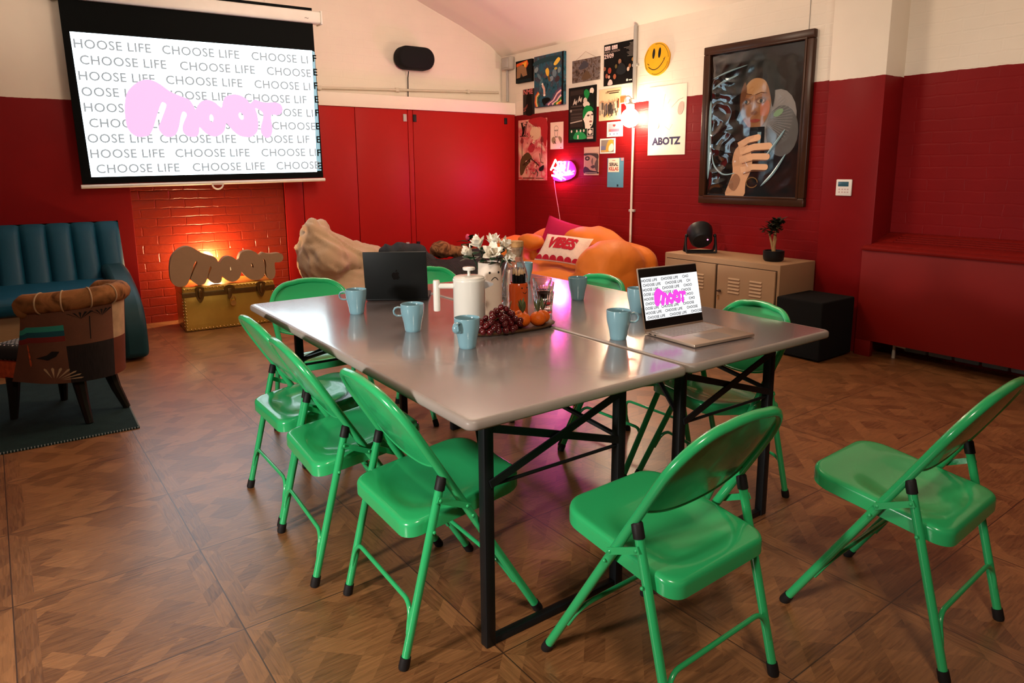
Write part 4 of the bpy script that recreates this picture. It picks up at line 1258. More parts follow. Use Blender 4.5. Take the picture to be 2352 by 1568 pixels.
p.line([(0.09, 0.955), (0.20, 0.955)], 0.006, M2); p.line([(0.13, 0.95), (0.20, 0.76)], 0.028, M2); p.line([(0.28, 0.93), (0.20, 0.76)], 0.010, M2); p.line([(0.22, 0.93), (0.32, 0.93)], 0.006, M2)
p.line([(0.27, 0.965), (0.36, 0.965)], 0.006, M2); p.line([(0.32, 0.96), (0.25, 0.745), (0.12, 0.735)], 0.010, M2); p.line([(0.06, 0.735), (0.30, 0.735), (0.345, 0.78)], 0.007, M2); p.line([(0.225, 0.90), (0.15, 0.74)], 0.026, M2)
for u, w_, t_ in ((0.36, .02, 0), (0.42, .03, 1), (0.50, .03, 0), (0.56, .02, 1), (0.62, .02, 0)): p.line([(u, 0.87 + .01 * t_), (u + 0.03, 0.92), (u + 0.05, 0.87)], 0.005, (120, 60, 56))
for u, v in ((0.14, 0.66), (0.84, 0.66)):
    p.line([(u, v - 0.30), (u, v - 0.02)], 0.008, (80, 44, 40)); p.blob([(u - 0.05, v), (u, v + 0.06), (u + 0.05, v), (u + 0.03, v - 0.04), (u - 0.03, v - 0.04)], (130, 50, 48))
rnd = random.Random(8)
for i in range(46):
    u, v = rnd.uniform(.28, .8), rnd.uniform(.10, .34)
    p.ell(u, v, rnd.uniform(.010, .026), rnd.uniform(.006, .014), rnd.choice(((206, 60, 70), (238, 206, 180), (150, 44, 50))), rnd.uniform(0, 3))
for i in range(14):
    u, v = rnd.uniform(.2, .75), rnd.uniform(.52, .72)
    p.line([(u, v), (u + rnd.uniform(-.04, .06), v + rnd.uniform(.01, .03))], 0.008, rnd.choice(((140, 66, 62), (90, 46, 40), (196, 80, 84))))
p.line([(0.20, 0.25), (0.50, 0.36), (0.78, 0.24)], 0.014, (60, 38, 30)); p.blob([(0.78, 0.20), (0.94, 0.25), (0.92, 0.17), (0.80, 0.15)], (40, 34, 34)); p.line([(0.70, 0.06), (0.74, 0.12), (0.66, 0.18)], 0.016, (70, 62, 60)); p.line([(0.55, 0.14), (0.60, 0.10), (0.66, 0.15)], 0.012, (110, 88, 76))
p.line([(0.80, 0.44), (0.84, 0.30), (0.93, 0.28)], 0.012, (110, 84, 70)); p.rect(0.05, 0.025, 0.18, 0.045, (190, 50, 54)); p.rect(0.20, 0.028, 0.62, 0.045, (110, 62, 54)); p.rect(0.66, 0.028, 0.94, 0.042, (110, 62, 54)); p.done()
# drawing of a suited figure
p = Poster('drawing', 'small cream sheet with an ink drawing of a figure in a bow tie', 'drawing', 4.762, 4.543, 1.535, 1.82, 0.002, (240, 212, 186))
I = (110, 96, 80)
p.line(ellp(0.46, 0.76, 0.15, 0.10, 20) + ellp(0.46, 0.76, 0.15, 0.10, 20)[:1], 0.004, I); p.line([(0.33, 0.70), (0.36, 0.52), (0.40, 0.45)], 0.005, I); p.line([(0.60, 0.70), (0.56, 0.55), (0.52, 0.45)], 0.005, I)
p.line([(0.34, 0.70), (0.58, 0.70)], 0.006, (90, 80, 66)); p.poly([(0.38, 0.49), (0.46, 0.45), (0.55, 0.48), (0.55, 0.42), (0.46, 0.45), (0.38, 0.42)], K)
p.blob([(0.14, 0.42), (0.32, 0.46), (0.42, 0.36), (0.40, 0.22), (0.24, 0.20), (0.12, 0.3)], (150, 130, 98)); p.blob([(0.62, 0.46), (0.84, 0.44), (0.92, 0.30), (0.84, 0.20), (0.72, 0.30)], (150, 130, 98)); p.line([(0.44, 0.34), (0.62, 0.20)], 0.010, (226, 206, 186)); p.line([(0.3, 0.3), (0.46, 0.2)], 0.010, (70, 60, 50)); p.ell(0.84, 0.05, .05, .02, (170, 100, 96)); p.done()
# little pink print, yellow print
p = Poster('art_card', 'small white bordered pink print with a red heart beside the glowing globe lamp', 'art print', 3.87, 3.651, 1.630, 1.772, 0.003, WHT)
p.rect(0.09, 0.10, 0.91, 0.90, (214, 160, 170)); p.rect(0.09, 0.10, 0.91, 0.32, (206, 210, 226)); p.rect(0.20, 0.34, 0.80, 0.52, (206, 110, 134)); p.rect(0.60, 0.6, 0.91, 0.9, (196, 190, 200)); p.ell(0.43, 0.77, .05, .06, (220, 60, 60)); p.ell(0.51, 0.77, .05, .06, (220, 60, 60)); p.poly([(0.385, 0.76), (0.555, 0.76), (0.47, 0.64)], (220, 60, 60)); p.ell(0.2, 0.44, .05, .08, (230, 120, 80))
for u in (0.2, 0.45, 0.66): p.rect(u, 0.13, u + 0.04, 0.24, (60, 70, 110))
p.done()
p = Poster('art_card', 'small white bordered print in ochre and grey, below the pink heart print', 'art print', 3.967, 3.749, 1.471, 1.616, 0.003, WHT)
p.rect(0.08, 0.09, 0.92, 0.91, (136, 124, 116)); p.blob([(0.42, 0.12), (0.46, 0.6), (0.62, 0.9), (0.84, 0.88), (0.9, 0.5), (0.7, 0.2)], (206, 150, 64)); p.blob([(0.60, 0.14), (0.60, 0.45), (0.78, 0.66), (0.90, 0.5), (0.86, 0.2)], (230, 214, 196)); p.rect(0.08, 0.24, 0.36, 0.5, (110, 112, 140)); p.rect(0.08, 0.1, 0.42, 0.22, (196, 160, 96)); p.done()
# black and white face
p = Poster('poster', 'narrow black and white close-up face print to the right of the pink neon', 'poster', 4.207, 3.982, 1.257, 1.54, 0.002, (196, 160, 140))
p.rect(0.04, 0.06, 0.96, 0.80, (172, 130, 118)); p.blob([(0.04, 0.78), (0.60, 0.78), (0.96, 0.74), (0.94, 0.55), (0.70, 0.66), (0.4, 0.72), (0.04, 0.7)], (66, 56, 52)); p.ell(0.24, 0.60, .17, .08, (60, 50, 46)); p.ell(0.24, 0.60, .06, .03, (170, 140, 126)); p.blob([(0.5, 0.5), (0.62, 0.62), (0.6, 0.35)], (110, 86, 80)); p.blob([(0.04, 0.30), (0.3, 0.26), (0.45, 0.18), (0.96, 0.12), (0.96, 0.06), (0.04, 0.06)], (44, 38, 38)); p.blob([(0.46, 0.30), (0.66, 0.36), (0.8, 0.3), (0.62, 0.24)], (70, 54, 54)); p.blob([(0.74, 0.4), (0.95, 0.6), (0.95, 0.14), (0.8, 0.2)], (84, 70, 66)); p.rect(0.08, 0.07, 0.9, 0.09, (190, 170, 160)); p.done()
# blue card
p = Poster('poster', 'light blue poster with a white title label, lowest of the cluster beside the conduit', 'poster', 3.853, 3.629, 1.139, 1.425, 0.003, (92, 146, 172))
p.rect(0.05, 0.52, 0.74, 0.985, (238, 220, 200)); p.text('SERIAL', 0.395, 0.73, 0.044, (44, 34, 36), 'CENTER', 0.0015, 0.95); p.text('KILLAS', 0.395, 0.58, 0.046, (176, 50, 36), 'CENTER', 0.0015, 0.95); p.rect(0.3, 0.90, 0.5, 0.93, (190, 150, 130)); p.rect(0.85, 0.90, 1.0, 1.0, (190, 150, 160)); p.rect(0.62, 0.03, 0.72, 0.10, (36, 52, 66)); p.done()
# large paper sheet: only the lettering and loose pen lines
p = Poster('poster', 'large white paper poster with one dark word at its foot, right of the globe lamp', 'poster', 3.318, 2.876, 1.440, 2.05, 0.002, (240, 232, 214))
p.text('ABOTZ', 0.5, 0.155, 0.088, (60, 54, 88), 'CENTER', 0.004, 1.0, 1.12)
for q in ([(0.36, 0.55), (0.40, 0.72), (0.44, 0.88)], [(0.52, 0.74), (0.58, 0.80)], [(0.62, 0.68), (0.80, 0.78), (0.92, 0.80)], [(0.45, 0.42), (0.58, 0.36), (0.66, 0.44)], [(0.16, 0.50), (0.24, 0.58), (0.36, 0.56)]): p.line(q, 0.004, (170, 160, 150))
p.ell(0.86, 0.66, .07, .10, (226, 176, 166), -0.5); p.ell(0.22, 0.44, .08, .055, (228, 196, 176)); p.done()
# yellow smiley
sm = MB(); sm.X = wallM(0, 0, 0)
ol = [(0.150 * math.cos(a) * (1 + 0.012 * math.sin(9 * a)), 0.143 * math.sin(a) * (1 + 0.012 * math.sin(7 * a))) for a in [2 * PI * i / 48 for i in range(48)]]
sm.prism(ol, 0, 0.018)
sm.m = 1
for u in (-0.035, 0.035): sm.flat(ellp(u, 0.05, 0.016, 0.045, 18, rot=-0.12), 0.0186)
for q in stroke([(-0.095 + 0.19 * i / 16, -0.088 + 0.068 * ((i - 7) / 9.0) ** 2 + 0.012 * (i - 8) / 8.0) for i in range(17)], 0.0075): sm.flat(q, 0.0186)
for q in stroke([(-0.108, -0.030), (-0.085, -0.045)], 0.006) + stroke([(0.085, -0.01), (0.103, 0.005)], 0.006): sm.flat(q, 0.0188)
ring = [(x * 0.92, y * 0.92) for x, y in ol]
for q in stroke(ring[0:14], 0.004) + stroke(ring[18:30], 0.004) + stroke(ring[33:47], 0.004): sm.flat(q, 0.0184)
o = sm.build('smiley_plaque', [mat('sunny_yellow', (0.80, 0.40, 0.012), 0.4, var=0.05), M_ink], normals=False)
o.location = (WX - 0.001, 3.226, 2.29)
tag(o, 'round yellow smiley face plaque high on the cream wall', 'plaque')
# small orange sticker
p = Poster('sticker', 'small orange square on the cream wall left of the globe lamp', 'sticker', 3.69, 3.615, 1.945, 2.005, 0.004, (206, 92, 48)); p.done()

# --- framed portrait (generic)
Y1, Y0, Z0, Z1 = 2.676, 1.684, 1.023, 2.308
fr = thing('framed_portrait', 'large dark framed portrait of a face above a hand holding a phone, under crinkled film', 'framed picture', (WX - 0.002, (Y1 + Y0) / 2, Z0))
FW, FH = Y1 - Y0, Z1 - Z0
FM = Matrix.Translation((0, 0, 0)) @ wallM(FW / 2, 0, 0)
M_frame = mat('dark_walnut_frame', (0.045, 0.016, 0.007), 0.3, var=0.4, vscale=6, stretch=(8, 1, 1))
f = MB(); f.X = FM
t_ = 0.064
for a in ((0, FW, 0, t_), (0, FW, FH - t_, FH), (0, t_, t_, FH - t_), (FW - t_, FW, t_, FH - t_)):
    f.box(a[0], a[1], a[2], a[3], 0, 0.042, 0.008, 2)
e_ = 0.018
for a in ((t_ - 0.012, FW - t_ + 0.012, t_ - 0.012, t_ + e_ - 0.012), (t_ - 0.012, FW - t_ + 0.012, FH - t_ - e_ + 0.012, FH - t_ + 0.012), (t_ - 0.012, t_ + e_ - 0.012, t_, FH - t_), (FW - t_ - e_ + 0.012, FW - t_ + 0.012, t_, FH - t_)):
    f.box(a[0], a[1], a[2], a[3], 0.02, 0.047, 0.004, 2)
f.build('frame', M_frame, fr)
class Sub(Poster): pass
p = Poster('painting', None, None, FW - 2 * t_, 0, 0, FH - 2 * t_, 0.012, (18, 15, 14))
p.rect(0.0, 0.0, 1, 1, noise_mat('portrait_ground', [(8, 7, 7), (14, 10, 9), (40, 19, 12), (16, 11, 9)], 3))
p.blob([(0.62, 0.98), (0.98, 0.98), (0.98, 0.45), (0.88, 0.5), (0.80, 0.72), (0.64, 0.8)], (28, 13, 9))
p.ell(0.56, 0.74, .20, .19, (8, 7, 7)); p.blob([(0.30, 0.55), (0.32, 0.8), (0.45, 0.95), (0.6, 0.94), (0.72, 0.8), (0.74, 0.6), (0.62, 0.5), (0.4, 0.5)], (8, 7, 7))
RF = (138, 132, 128)
p.ell(0.74, 0.52, .20, .19, RF, 0.5); p.ell(0.80, 0.44, .16, .17, (92, 90, 88), 0.6)
for i in range(16):
    a = -0.9 + i * 0.13; p.line([(0.60 + 0.02 * math.cos(a), 0.52 + 0.02 * math.sin(a)), (0.68 + 0.22 * math.cos(a), 0.52 + 0.17 * math.sin(a))], 0.003, (140, 132, 128))
p.ell(0.76, 0.56, .05, .022, (120, 150, 112), 0.3)
SK = (146, 98, 62)
p.blob([(0.355, 0.62), (0.36, 0.72), (0.42, 0.80), (0.52, 0.83), (0.62, 0.79), (0.68, 0.69), (0.67, 0.58), (0.62, 0.50), (0.54, 0.455), (0.45, 0.48), (0.38, 0.55)], SK)
p.blob([(0.40, 0.76), (0.52, 0.815), (0.62, 0.77), (0.60, 0.70), (0.44, 0.70)], (176, 132, 88)); p.blob([(0.58, 0.64), (0.66, 0.64), (0.66, 0.56), (0.58, 0.55)], (176, 106, 76)); p.blob([(0.36, 0.64), (0.42, 0.58), (0.42, 0.52), (0.37, 0.57)], (128, 84, 54))
p.blob([(0.33, 0.60), (0.34, 0.74), (0.40, 0.83), (0.52, 0.865), (0.64, 0.83), (0.71, 0.72), (0.70, 0.60), (0.675, 0.66), (0.645, 0.735), (0.60, 0.782), (0.52, 0.800), (0.45, 0.785), (0.395, 0.735), (0.365, 0.66)], (26, 18, 15))
for u in (0.415, 0.575):
    p.ell(u, 0.650, .056, .024, (112, 72, 46)); p.ell(u, 0.646, .038, .0115, (168, 138, 110)); p.ell(u + 0.004, 0.647, .017, .0125, (26, 18, 14)); p.line([(u - 0.06, 0.690), (u, 0.702), (u + 0.06, 0.694)], 0.007, (96, 62, 40))
p.blob([(0.355, 0.62), (0.36, 0.72), (0.40, 0.78), (0.42, 0.72), (0.40, 0.64), (0.42, 0.54), (0.38, 0.55)], (104, 66, 42)); p.line([(0.505, 0.68), (0.500, 0.60), (0.485, 0.575)], 0.012, (176, 132, 92)); p.blob([(0.47, 0.57), (0.52, 0.555), (0.55, 0.57), (0.52, 0.585)], (120, 76, 52)); p.blob([(0.46, 0.520), (0.52, 0.530), (0.58, 0.520), (0.52, 0.505)], (140, 62, 52))
p.rect(0.44, 0.28, 0.63, 0.475, (18, 22, 26)); p.rect(0.47, 0.29, 0.60, 0.45, (30, 40, 48)); p.poly([(0.56, 0.44), (0.60, 0.44), (0.59, 0.32), (0.57, 0.36)], (120, 150, 160))
HK = (206, 158, 122)
p.blob([(0.24, 0.00), (0.27, 0.09), (0.31, 0.17), (0.30, 0.25), (0.33, 0.33), (0.42, 0.37), (0.48, 0.34), (0.52, 0.26), (0.51, 0.18), (0.46, 0.10), (0.44, 0.0)], HK)
for (u0, v0, u1, v1, w_) in ((0.36, 0.355, 0.57, 0.405, .050), (0.38, 0.315, 0.69, 0.345, .052), (0.38, 0.255, 0.675, 0.275, .050), (0.40, 0.185, 0.665, 0.205, .046)):
    p.line([(u0, v0), ((u0 + u1) / 2, (v0 + v1) / 2 + 0.012), (u1, v1)], w_, (220, 174, 138)); p.ell(u1, v1, w_ * .5 / p.w, w_ * .5 / p.h, (220, 174, 138)); p.line([(u0 + .03, v0 - 0.027), ((u0 + u1) / 2, (v0 + v1) / 2 - 0.016), (u1, v1 - 0.026)], 0.006, (120, 78, 56))
p.blob([(0.27, 0.08), (0.34, 0.16), (0.40, 0.12), (0.34, 0.04)], (150, 108, 82)); p.line(ellp(0.53, 0.10, .06, .035, 14), 0.007, (120, 90, 54))
o = p.mb.build('painting', p.mats, fr, normals=False); o.location = (-0.002, FW / 2 - t_, t_)
# film creases as raised ridges, their cyan glints put into the colour
M_film = mat('cyan_film_glint', (0.26, 0.42, 0.47), 0.15, var=0.35, vscale=8, bump=0.5, bscale=18, coat=0.6)
fl = MB(); fl.X = Matrix.Translation((-0.0, FW / 2 - t_, t_)) @ wallM(0, 0, 0)
pw, ph = FW - 2 * t_, FH - 2 * t_
def ridge(pts, w, h=0.008):
    q = smooth_open([(u * pw, v * ph) for u, v in pts], 4)
    n = len(q)
    def fn(a, b):
        i = b * (n - 1); k = min(int(i), n - 2); P = Vector(q[k]).lerp(Vector(q[k + 1]), i - k)
        d = (Vector(q[k + 1]) - Vector(q[k])).normalized(); s_ = Vector((-d.y, d.x))
        tp = math.sin(PI * min(0.999, max(0.001, b))) ** 0.6
        x = (a - 0.5) * 2
        p_ = P + s_ * (x * w * 0.5 * tp)
        return Vector((p_.x, p_.y, 0.024 + h * tp * (1 - x * x)))
    fl.grid(fn, 6, n * 2)
def smooth_open(pts, k):
    P = [pts[0]] + list(pts) + [pts[-1]]
    out = []
    for i in range(1, len(P) - 2):
        p0, p1, p2, p3 = (Vector(P[i + j - 1]) for j in range(4))
        for t in range(k):
            u = t / k
            q = 0.5 * ((2 * p1) + (p2 - p0) * u + (2 * p0 - 5 * p1 + 4 * p2 - p3) * u * u + (3 * p1 - p0 - 3 * p2 + p3) * u ** 3)
            out.append((q.x, q.y))
    out.append(tuple(P[-1]))
    return out
for pts, w_ in (([(0.03, 0.83), (0.2, 0.865), (0.42, 0.895)], .014), ([(0.03, 0.755), (0.15, 0.80), (0.32, 0.835)], .020), ([(0.02, 0.12), (0.025, 0.3), (0.015, 0.5), (0.02, 0.68)], .040), ([(0.05, 0.33), (0.09, 0.22), (0.20, 0.155), (0.34, 0.165)], .016), ([(0.62, 0.075), (0.74, 0.16), (0.86, 0.29)], .022), ([(0.66, 0.28), (0.76, 0.37), (0.84, 0.45)], .020)):
    ridge(pts, w_)
fl.build('film_folds', M_film, fr, 70, normals=True)
def film_mat():
    m, nt, N, L, B = nodes_of('clear_crinkled_film')
    out = N['Material Output']
    t = N.new('ShaderNodeBsdfTransparent'); g = N.new('ShaderNodeBsdfGlossy'); g.inputs['Roughness'].default_value = 0.12
    g.inputs['Color'].default_value = (0.8, 0.95, 1.0, 1)
    lw = N.new('ShaderNodeLayerWeight'); lw.inputs['Blend'].default_value = 0.3
    f = math_node(N, L, 'MULTIPLY_ADD', lw.outputs['Facing'], 0.55, 0.02)
    mx = N.new('ShaderNodeMixShader'); L.new(f, mx.inputs[0]); L.new(t.outputs[0], mx.inputs[1]); L.new(g.outputs[0], mx.inputs[2])
    L.new(mx.outputs[0], out.inputs[0])
    return m
from mathutils import noise as mnoise
sh_ = MB(); sh_.X = Matrix.Translation((0, FW / 2 - t_, t_)) @ wallM(0, 0, 0)
def sheet(u, v):
    k = max(0.06, 1 - u / 0.62) if u < 0.62 else 0.06
    e = min(1, 12 * min(u, 1 - u, v, 1 - v))
    q = Vector((u * 3.2 + 0.8 * v, v * 5.5 - 1.6 * u, 0.3))
    f = 1 - abs(mnoise.noise(q)) * 2 + 0.5 * (1 - abs(mnoise.noise(q * 2.1 + Vector((5, 1, 2)))) * 2)
    return Vector((u * pw, v * ph, 0.021 + 0.028 * k * e * f))
sh_.grid(sheet, 110, 150)
sh_.build('film', film_mat(), fr, 80, normals=False)
tag(MB().tube([(WX - 0.004, 1.757, 2.30), (WX - 0.004, 1.757, 2.62)], 0.0025, 6).build('picture_wire', M_greybox), 'thin wire running up the cream wall from the framed portrait', 'wire')

# --- globe lamp on a conduit
cd = thing('wall_conduit', 'grey vertical conduit pipe on the right wall running down behind the beanbag sofa', 'conduit', (4.068, 3.49, 0))
MB().tube([(0, 0, 1.93), (0, 0, 2.60), (0.004, 0, 2.62)], 0.019, 12).build('upper_pipe', M_greybox, cd)
MB().tube([(0, 0.006, 0.30), (0, 0.0, 1.70)], 0.0115, 10).build('lower_pipe', M_white_paint, cd)
for z in (0.92, 2.27): MB().box(-0.005, 0.021, -0.035, 0.035, z - 0.012, z + 0.012, 0.004).build('clip', M_greybox, cd)
gl = thing('globe_lamp', 'glowing white globe lamp on the right wall beside the posters', 'wall lamp', (3.985, 3.455, 1.785))
M_globe = emit('lamp_globe', (1.0, 0.78, 0.52), 150)
MB().ell((0, 0, 0), 0.084, 0.084, 0.086, 28, 18).build('globe', M_globe, gl)
MB().lathe([(0, 0.074), (0.03, 0.074), (0.038, 0.085), (0.038, 0.125), (0.02, 0.14), (0, 0.14)], 20).build('holder', M_greybox, gl)
MB().tube([(0, 0, 0.13), (0, 0.01, 0.165), (0.04, 0.02, 0.175), (0.066, 0.025, 0.172)], 0.009, 8).build('arm', M_greybox, gl)
MB().tube([(0.045 * math.cos(a), 0.03, 0.155 + 0.045 * math.sin(a)) for a in [2 * PI * i / 20 for i in range(20)]], 0.007, 6, closed=True).build('ring', M_greybox, gl)

# --- pink neon
M_neon = emit('pink_neon', (1.0, 0.09, 0.58), 150)
M_neon2 = emit('warm_neon', (1.0, 0.45, 0.25), 30)
M_acr = mat('acrylic_backing', (0.5, 0.05, 0.30), 0.1)
ne = thing('neon_sign', 'small pink and orange neon sign glowing on the red wall below the drawings', 'neon sign', (WX - 0.03, 4.72, 1.195))
NM = wallM(0, 0, 0)
def ntube(pts, r=0.008):
    return [tuple(NM @ Vector((u, v, w))) for u, v, w in pts]
nm = MB()
for pts in ([(0.02, 0.115), (0.10, 0.225), (0.145, 0.17), (0.135, 0.10)], [(0.06, 0.14), (0.13, 0.13), (0.20, 0.14)]):
    nm.tube(ntube([(u, v, 0.015) for u, v in pts]), 0.009, 8)
nm.build('tube', M_neon2, ne)
nm = MB()
for pts in ([(0.15, 0.20), (0.20, 0.205), (0.17, 0.09), (0.22, 0.075)], [(0.255, 0.205), (0.235, 0.10), (0.28, 0.085), (0.34, 0.105)], [(0.04, 0.06), (0.12, 0.045), (0.20, 0.015)], [(0.10, 0.075), (0.2, 0.06), (0.33, 0.075)], [(0.07, 0.10), (0.12, 0.09), (0.14, 0.05)]):
    nm.tube(ntube([(u, v, 0.015) for u, v in pts]), 0.009, 8)
nm.build('tube', M_neon, ne)
bk = MB(); bk.X = NM
bk.prism(smooth_closed([(0.02, 0.03), (0.05, 0.12), (0.12, 0.19), (0.22, 0.21), (0.33, 0.205), (0.40, 0.13), (0.38, 0.05), (0.22, 0.0), (0.08, 0.0)], 3), -0.02, -0.014)
bk.build('backing', M_acr, ne)
MB().tube([tuple(NM @ Vector((u, v, 0.0))) for u, v in ((0.06, 0.0), (0.085, -0.12), (0.14, -0.32), (0.19, -0.52))], 0.0035, 6).build('cord', mat('pink_cord', (0.7, 0.3, 0.3), 0.4), ne)

# --- thermostat
th = thing('thermostat', 'white square thermostat with a blue display on the red pilaster', 'thermostat', (PX, 1.375, 1.175))
MB().box(-0.014, 0.0, -0.0575, 0.0575, -0.058, 0.058, 0.005).build('case', mat('thermostat_white', (0.78, 0.72, 0.66), 0.4), th)
MB().box(-0.0152, -0.013, -0.036, 0.042, 0.008, 0.042, 0.001).build('display', mat('lcd_blue', (0.04, 0.11, 0.15), 0.2), th)
bt = MB()
for i, y in enumerate((0.03, 0.008, -0.012, -0.032)):
    for z in (-0.012, -0.032): bt.box(-0.0148, -0.013, y - 0.006, y + 0.006, z - 0.005, z + 0.005)
bt.build('buttons', mat('button_pink', (0.55, 0.38, 0.36), 0.5), th)
# --- small bracket lamp high above the pilaster
bl = thing('spotlight', 'black spotlight bracket at the very top of the wall above the pilaster', 'spotlight', (4.02, 1.475, 2.50))
MB().tube([(0, 0.02, 0.0), (-0.01, -0.03, 0.02), (-0.01, -0.10, 0.025)], 0.012, 8).build('arm', M_black, bl)
MB().lathe([(0, 0), (0.03, 0), (0.035, 0.06), (0, 0.06)], 16, Matrix.Translation((-0.01, -0.1, 0.02))).build('head', M_black, bl)
MB().box(0, 0.03, -0.03, 0.03, -0.01, 0.11).build('plate', M_black, bl)

# ------------------------------------------------------------------ banquette sofa
M_teal = mat('teal_leatherette', (0.005, 0.062, 0.105), 0.45, var=0.15, vscale=5, bump=0.06, bscale=120)
M_dteal = mat('dark_teal_leatherette', (0.006, 0.035, 0.042), 0.5, var=0.15)
M_tan = mat('tan_plywood', (0.28, 0.16, 0.075), 0.6, var=0.15, vscale=4, stretch=(1, 8, 8))
so = thing('banquette_sofa', 'blue channel-backed banquette sofa along the dark red wall on the left', 'sofa', (-0.10, 5.28, 0))
bk = MB()
cw = 0.166
def chan(u, v):
    x = -u * cw * 17
    f = abs(math.sin(PI * u * 17)) ** 0.28
    z = 0.46 + 0.47 * v
    y = -0.30 + 0.20 * v
    edge = math.sin(PI * min(1, max(0, v * 0.97 + 0.03))) ** 0.25 if v > 0.5 else 1
    return Vector((x, y - 0.05 * f * edge, z - (0.012 * (1 - f) if v > 0.9 else 0)))
bk.grid(chan, 17 * 8, 12)
bk.grid(lambda u, v: Vector((-u * cw * 17, -0.10 + 0.09 * v, 0.93 - 0.02 * v)), 10, 2)
bk.grid(lambda u, v: Vector((0, -0.01 - (0.29 - 0.20 * u) * v, 0.46 + 0.47 * u)), 4, 2)
bk.build('backrest', M_teal, so, 70)
se = MB()
def seatf(u, v):
    x = -0.02 - u * 2.80
    P = [(-0.26, 0.50), (-0.45, 0.505), (-0.75, 0.50), (-0.90, 0.485), (-0.945, 0.455), (-0.945, 0.41), (-0.93, 0.375), (-0.90, 0.36), (-0.30, 0.36)]
    i = min(int(v * 8), 7); t = v * 8 - i
    y = P[i][0] + (P[i + 1][0] - P[i][0]) * t; z = P[i][1] + (P[i + 1][1] - P[i][1]) * t
    return Vector((x, y, z))
se.grid(seatf, 12, 24)
se.build('seat', M_teal, so, 70)
MB().box(-2.80, -0.03, -0.88, -0.02, 0.06, 0.36, 0.004).build('base_panel', M_tan, so)
MB().box(-2.78, -0.05, -0.84, -0.04, 0.0, 0.06).build('plinth', M_black, so)
am = MB()
prof_ = [(-0.02, 0.02), (-0.02, 0.60), (-0.25, 0.605), (-0.50, 0.59), (-0.75, 0.54), (-1.0, 0.46), (-1.15, 0.35), (-1.20, 0.20), (-1.19, 0.02)]
pr = smooth_open(prof_, 3)
XM = Matrix(((0, 0, 1, 0), (1, 0, 0, 0), (0, 1, 0, 0), (0, 0, 0, 1)))
am.prism(pr, -0.17, -0.005, XM)
ao = am.build('arm', M_dteal, so, 50)
bv = ao.modifiers.new('round', 'BEVEL'); bv.width = 0.04; bv.segments = 4; bv.limit_method = 'ANGLE'; bv.angle_limit = math.radians(50)

# ------------------------------------------------------------------ rug
M_rug = mat('dark_teal_rug', (0.008, 0.022, 0.022), 0.95, var=0.45, vscale=14, bump=0.5, bscale=300)
ru = thing('rug', 'dark teal rug with a stitched pale edge under the patchwork armchair', 'rug', (-0.378, 2.634, 0), math.radians(-0.8))
MB().box(-2.5, 0, 0, 1.35, 0.0005, 0.009, 0.003).build('pile', M_rug, ru)
st = MB()
for i in range(110):
    x = -0.006 - i * 0.0135
    st.box(x - 0.0042, x, -0.0015, 0.006, 0.002, 0.0102)
for i in range(90):
    y = 0.006 + i * 0.0148
    st.box(-0.006, 0.0015, y, y + 0.0045, 0.002, 0.0102)
st.build('edge_stitching', mat('stitch_grey', (0.30, 0.32, 0.31), 0.8), ru)

# ------------------------------------------------------------------ patchwork tub armchair
M_pw = [mat('patch_brown', (0.135, 0.052, 0.028), 0.85, var=0.3, vscale=9, bump=0.2, bscale=300), mat('patch_turquoise', (0.03, 0.25, 0.19), 0.85), mat('patch_blue', (0.012, 0.08, 0.10), 0.85), mat('patch_red', (0.17, 0.02, 0.015), 0.85), mat('patch_dark_stripe', (0.016, 0.011, 0.010), 0.85, var=0.8, vscale=40, stretch=(6, 6, 0.2)), mat('patch_orange_flower', (0.50, 0.075, 0.02), 0.85, var=0.6, vscale=40), mat('patch_cream', (0.42, 0.27, 0.15), 0.85, var=0.5, vscale=14), mat('patch_rust', (0.12, 0.028, 0.012), 0.85, var=0.3), mat('patch_black', (0.012, 0.010, 0.009), 0.85)]
M_roll = noise_mat('roll_fabric', [(74, 44, 24), (150, 98, 58), (120, 78, 44), (60, 40, 28)], 7, 0.85)
def polka_mat():
    m, nt, N, L, B = nodes_of('polka_dot_fabric')
    tc = N.new('ShaderNodeTexCoord'); vo = N.new('ShaderNodeTexVoronoi')
    vo.inputs['Scale'].default_value = 38; vo.inputs['Randomness'].default_value = 0.1
    L.new(tc.outputs['Object'], vo.inputs['Vector'])
    d = math_node(N, L, 'LESS_THAN', vo.outputs['Distance'], 0.30)
    L.new(mixc(N, L, d, (0.012, 0.011, 0.011), (0.45, 0.42, 0.38)), B.inputs['Base Color'])
    B.inputs['Roughness'].default_value = 0.85
    return m
AC = Vector((-0.63, 3.10, 0.0095)); AF = math.radians(131)
ar = thing('tub_armchair', 'patchwork fabric tub armchair seen from behind on the dark teal rug', 'armchair', AC, AF - PI / 2)
# plan: local +y is where the chair faces; the shell is a U open to +y
def plan(t, off=0.0):
    """t 0..1 from right arm front round the back to left arm front"""
    hw, dep, fr_ = 0.225 + off, 0.27 + off, 0.0
    if t < 0.25: return Vector((hw, fr_ - (fr_ + 0.02) * t / 0.25, 0))
    if t > 0.75: return Vector((-hw, -0.02 + (fr_ + 0.02) * (t - 0.75) / 0.25, 0))
    a = -PI * (t - 0.25) / 0.5
    return Vector((hw * math.cos(a), -0.02 + dep * math.sin(a), 0))
def shell_top(t): return 0.595 + 0.045 * math.sin(PI * t) ** 2
sh = MB()
def outer(u, v):
    p = plan(u, 0.0 + 0.03 * v); z = 0.235 + (shell_top(u) - 0.235) * v
    f = 0.10 * (1 - v) ** 1.5
    if u < 0.05 or u > 0.95: pass
    p.y += f * max(0.0, abs(u - 0.5) * 4 - 1) * 0.9 + 0.05 * (1 - v) * max(0.0, abs(u - 0.5) * 4 - 1)
    return Vector((p.x, p.y, z))
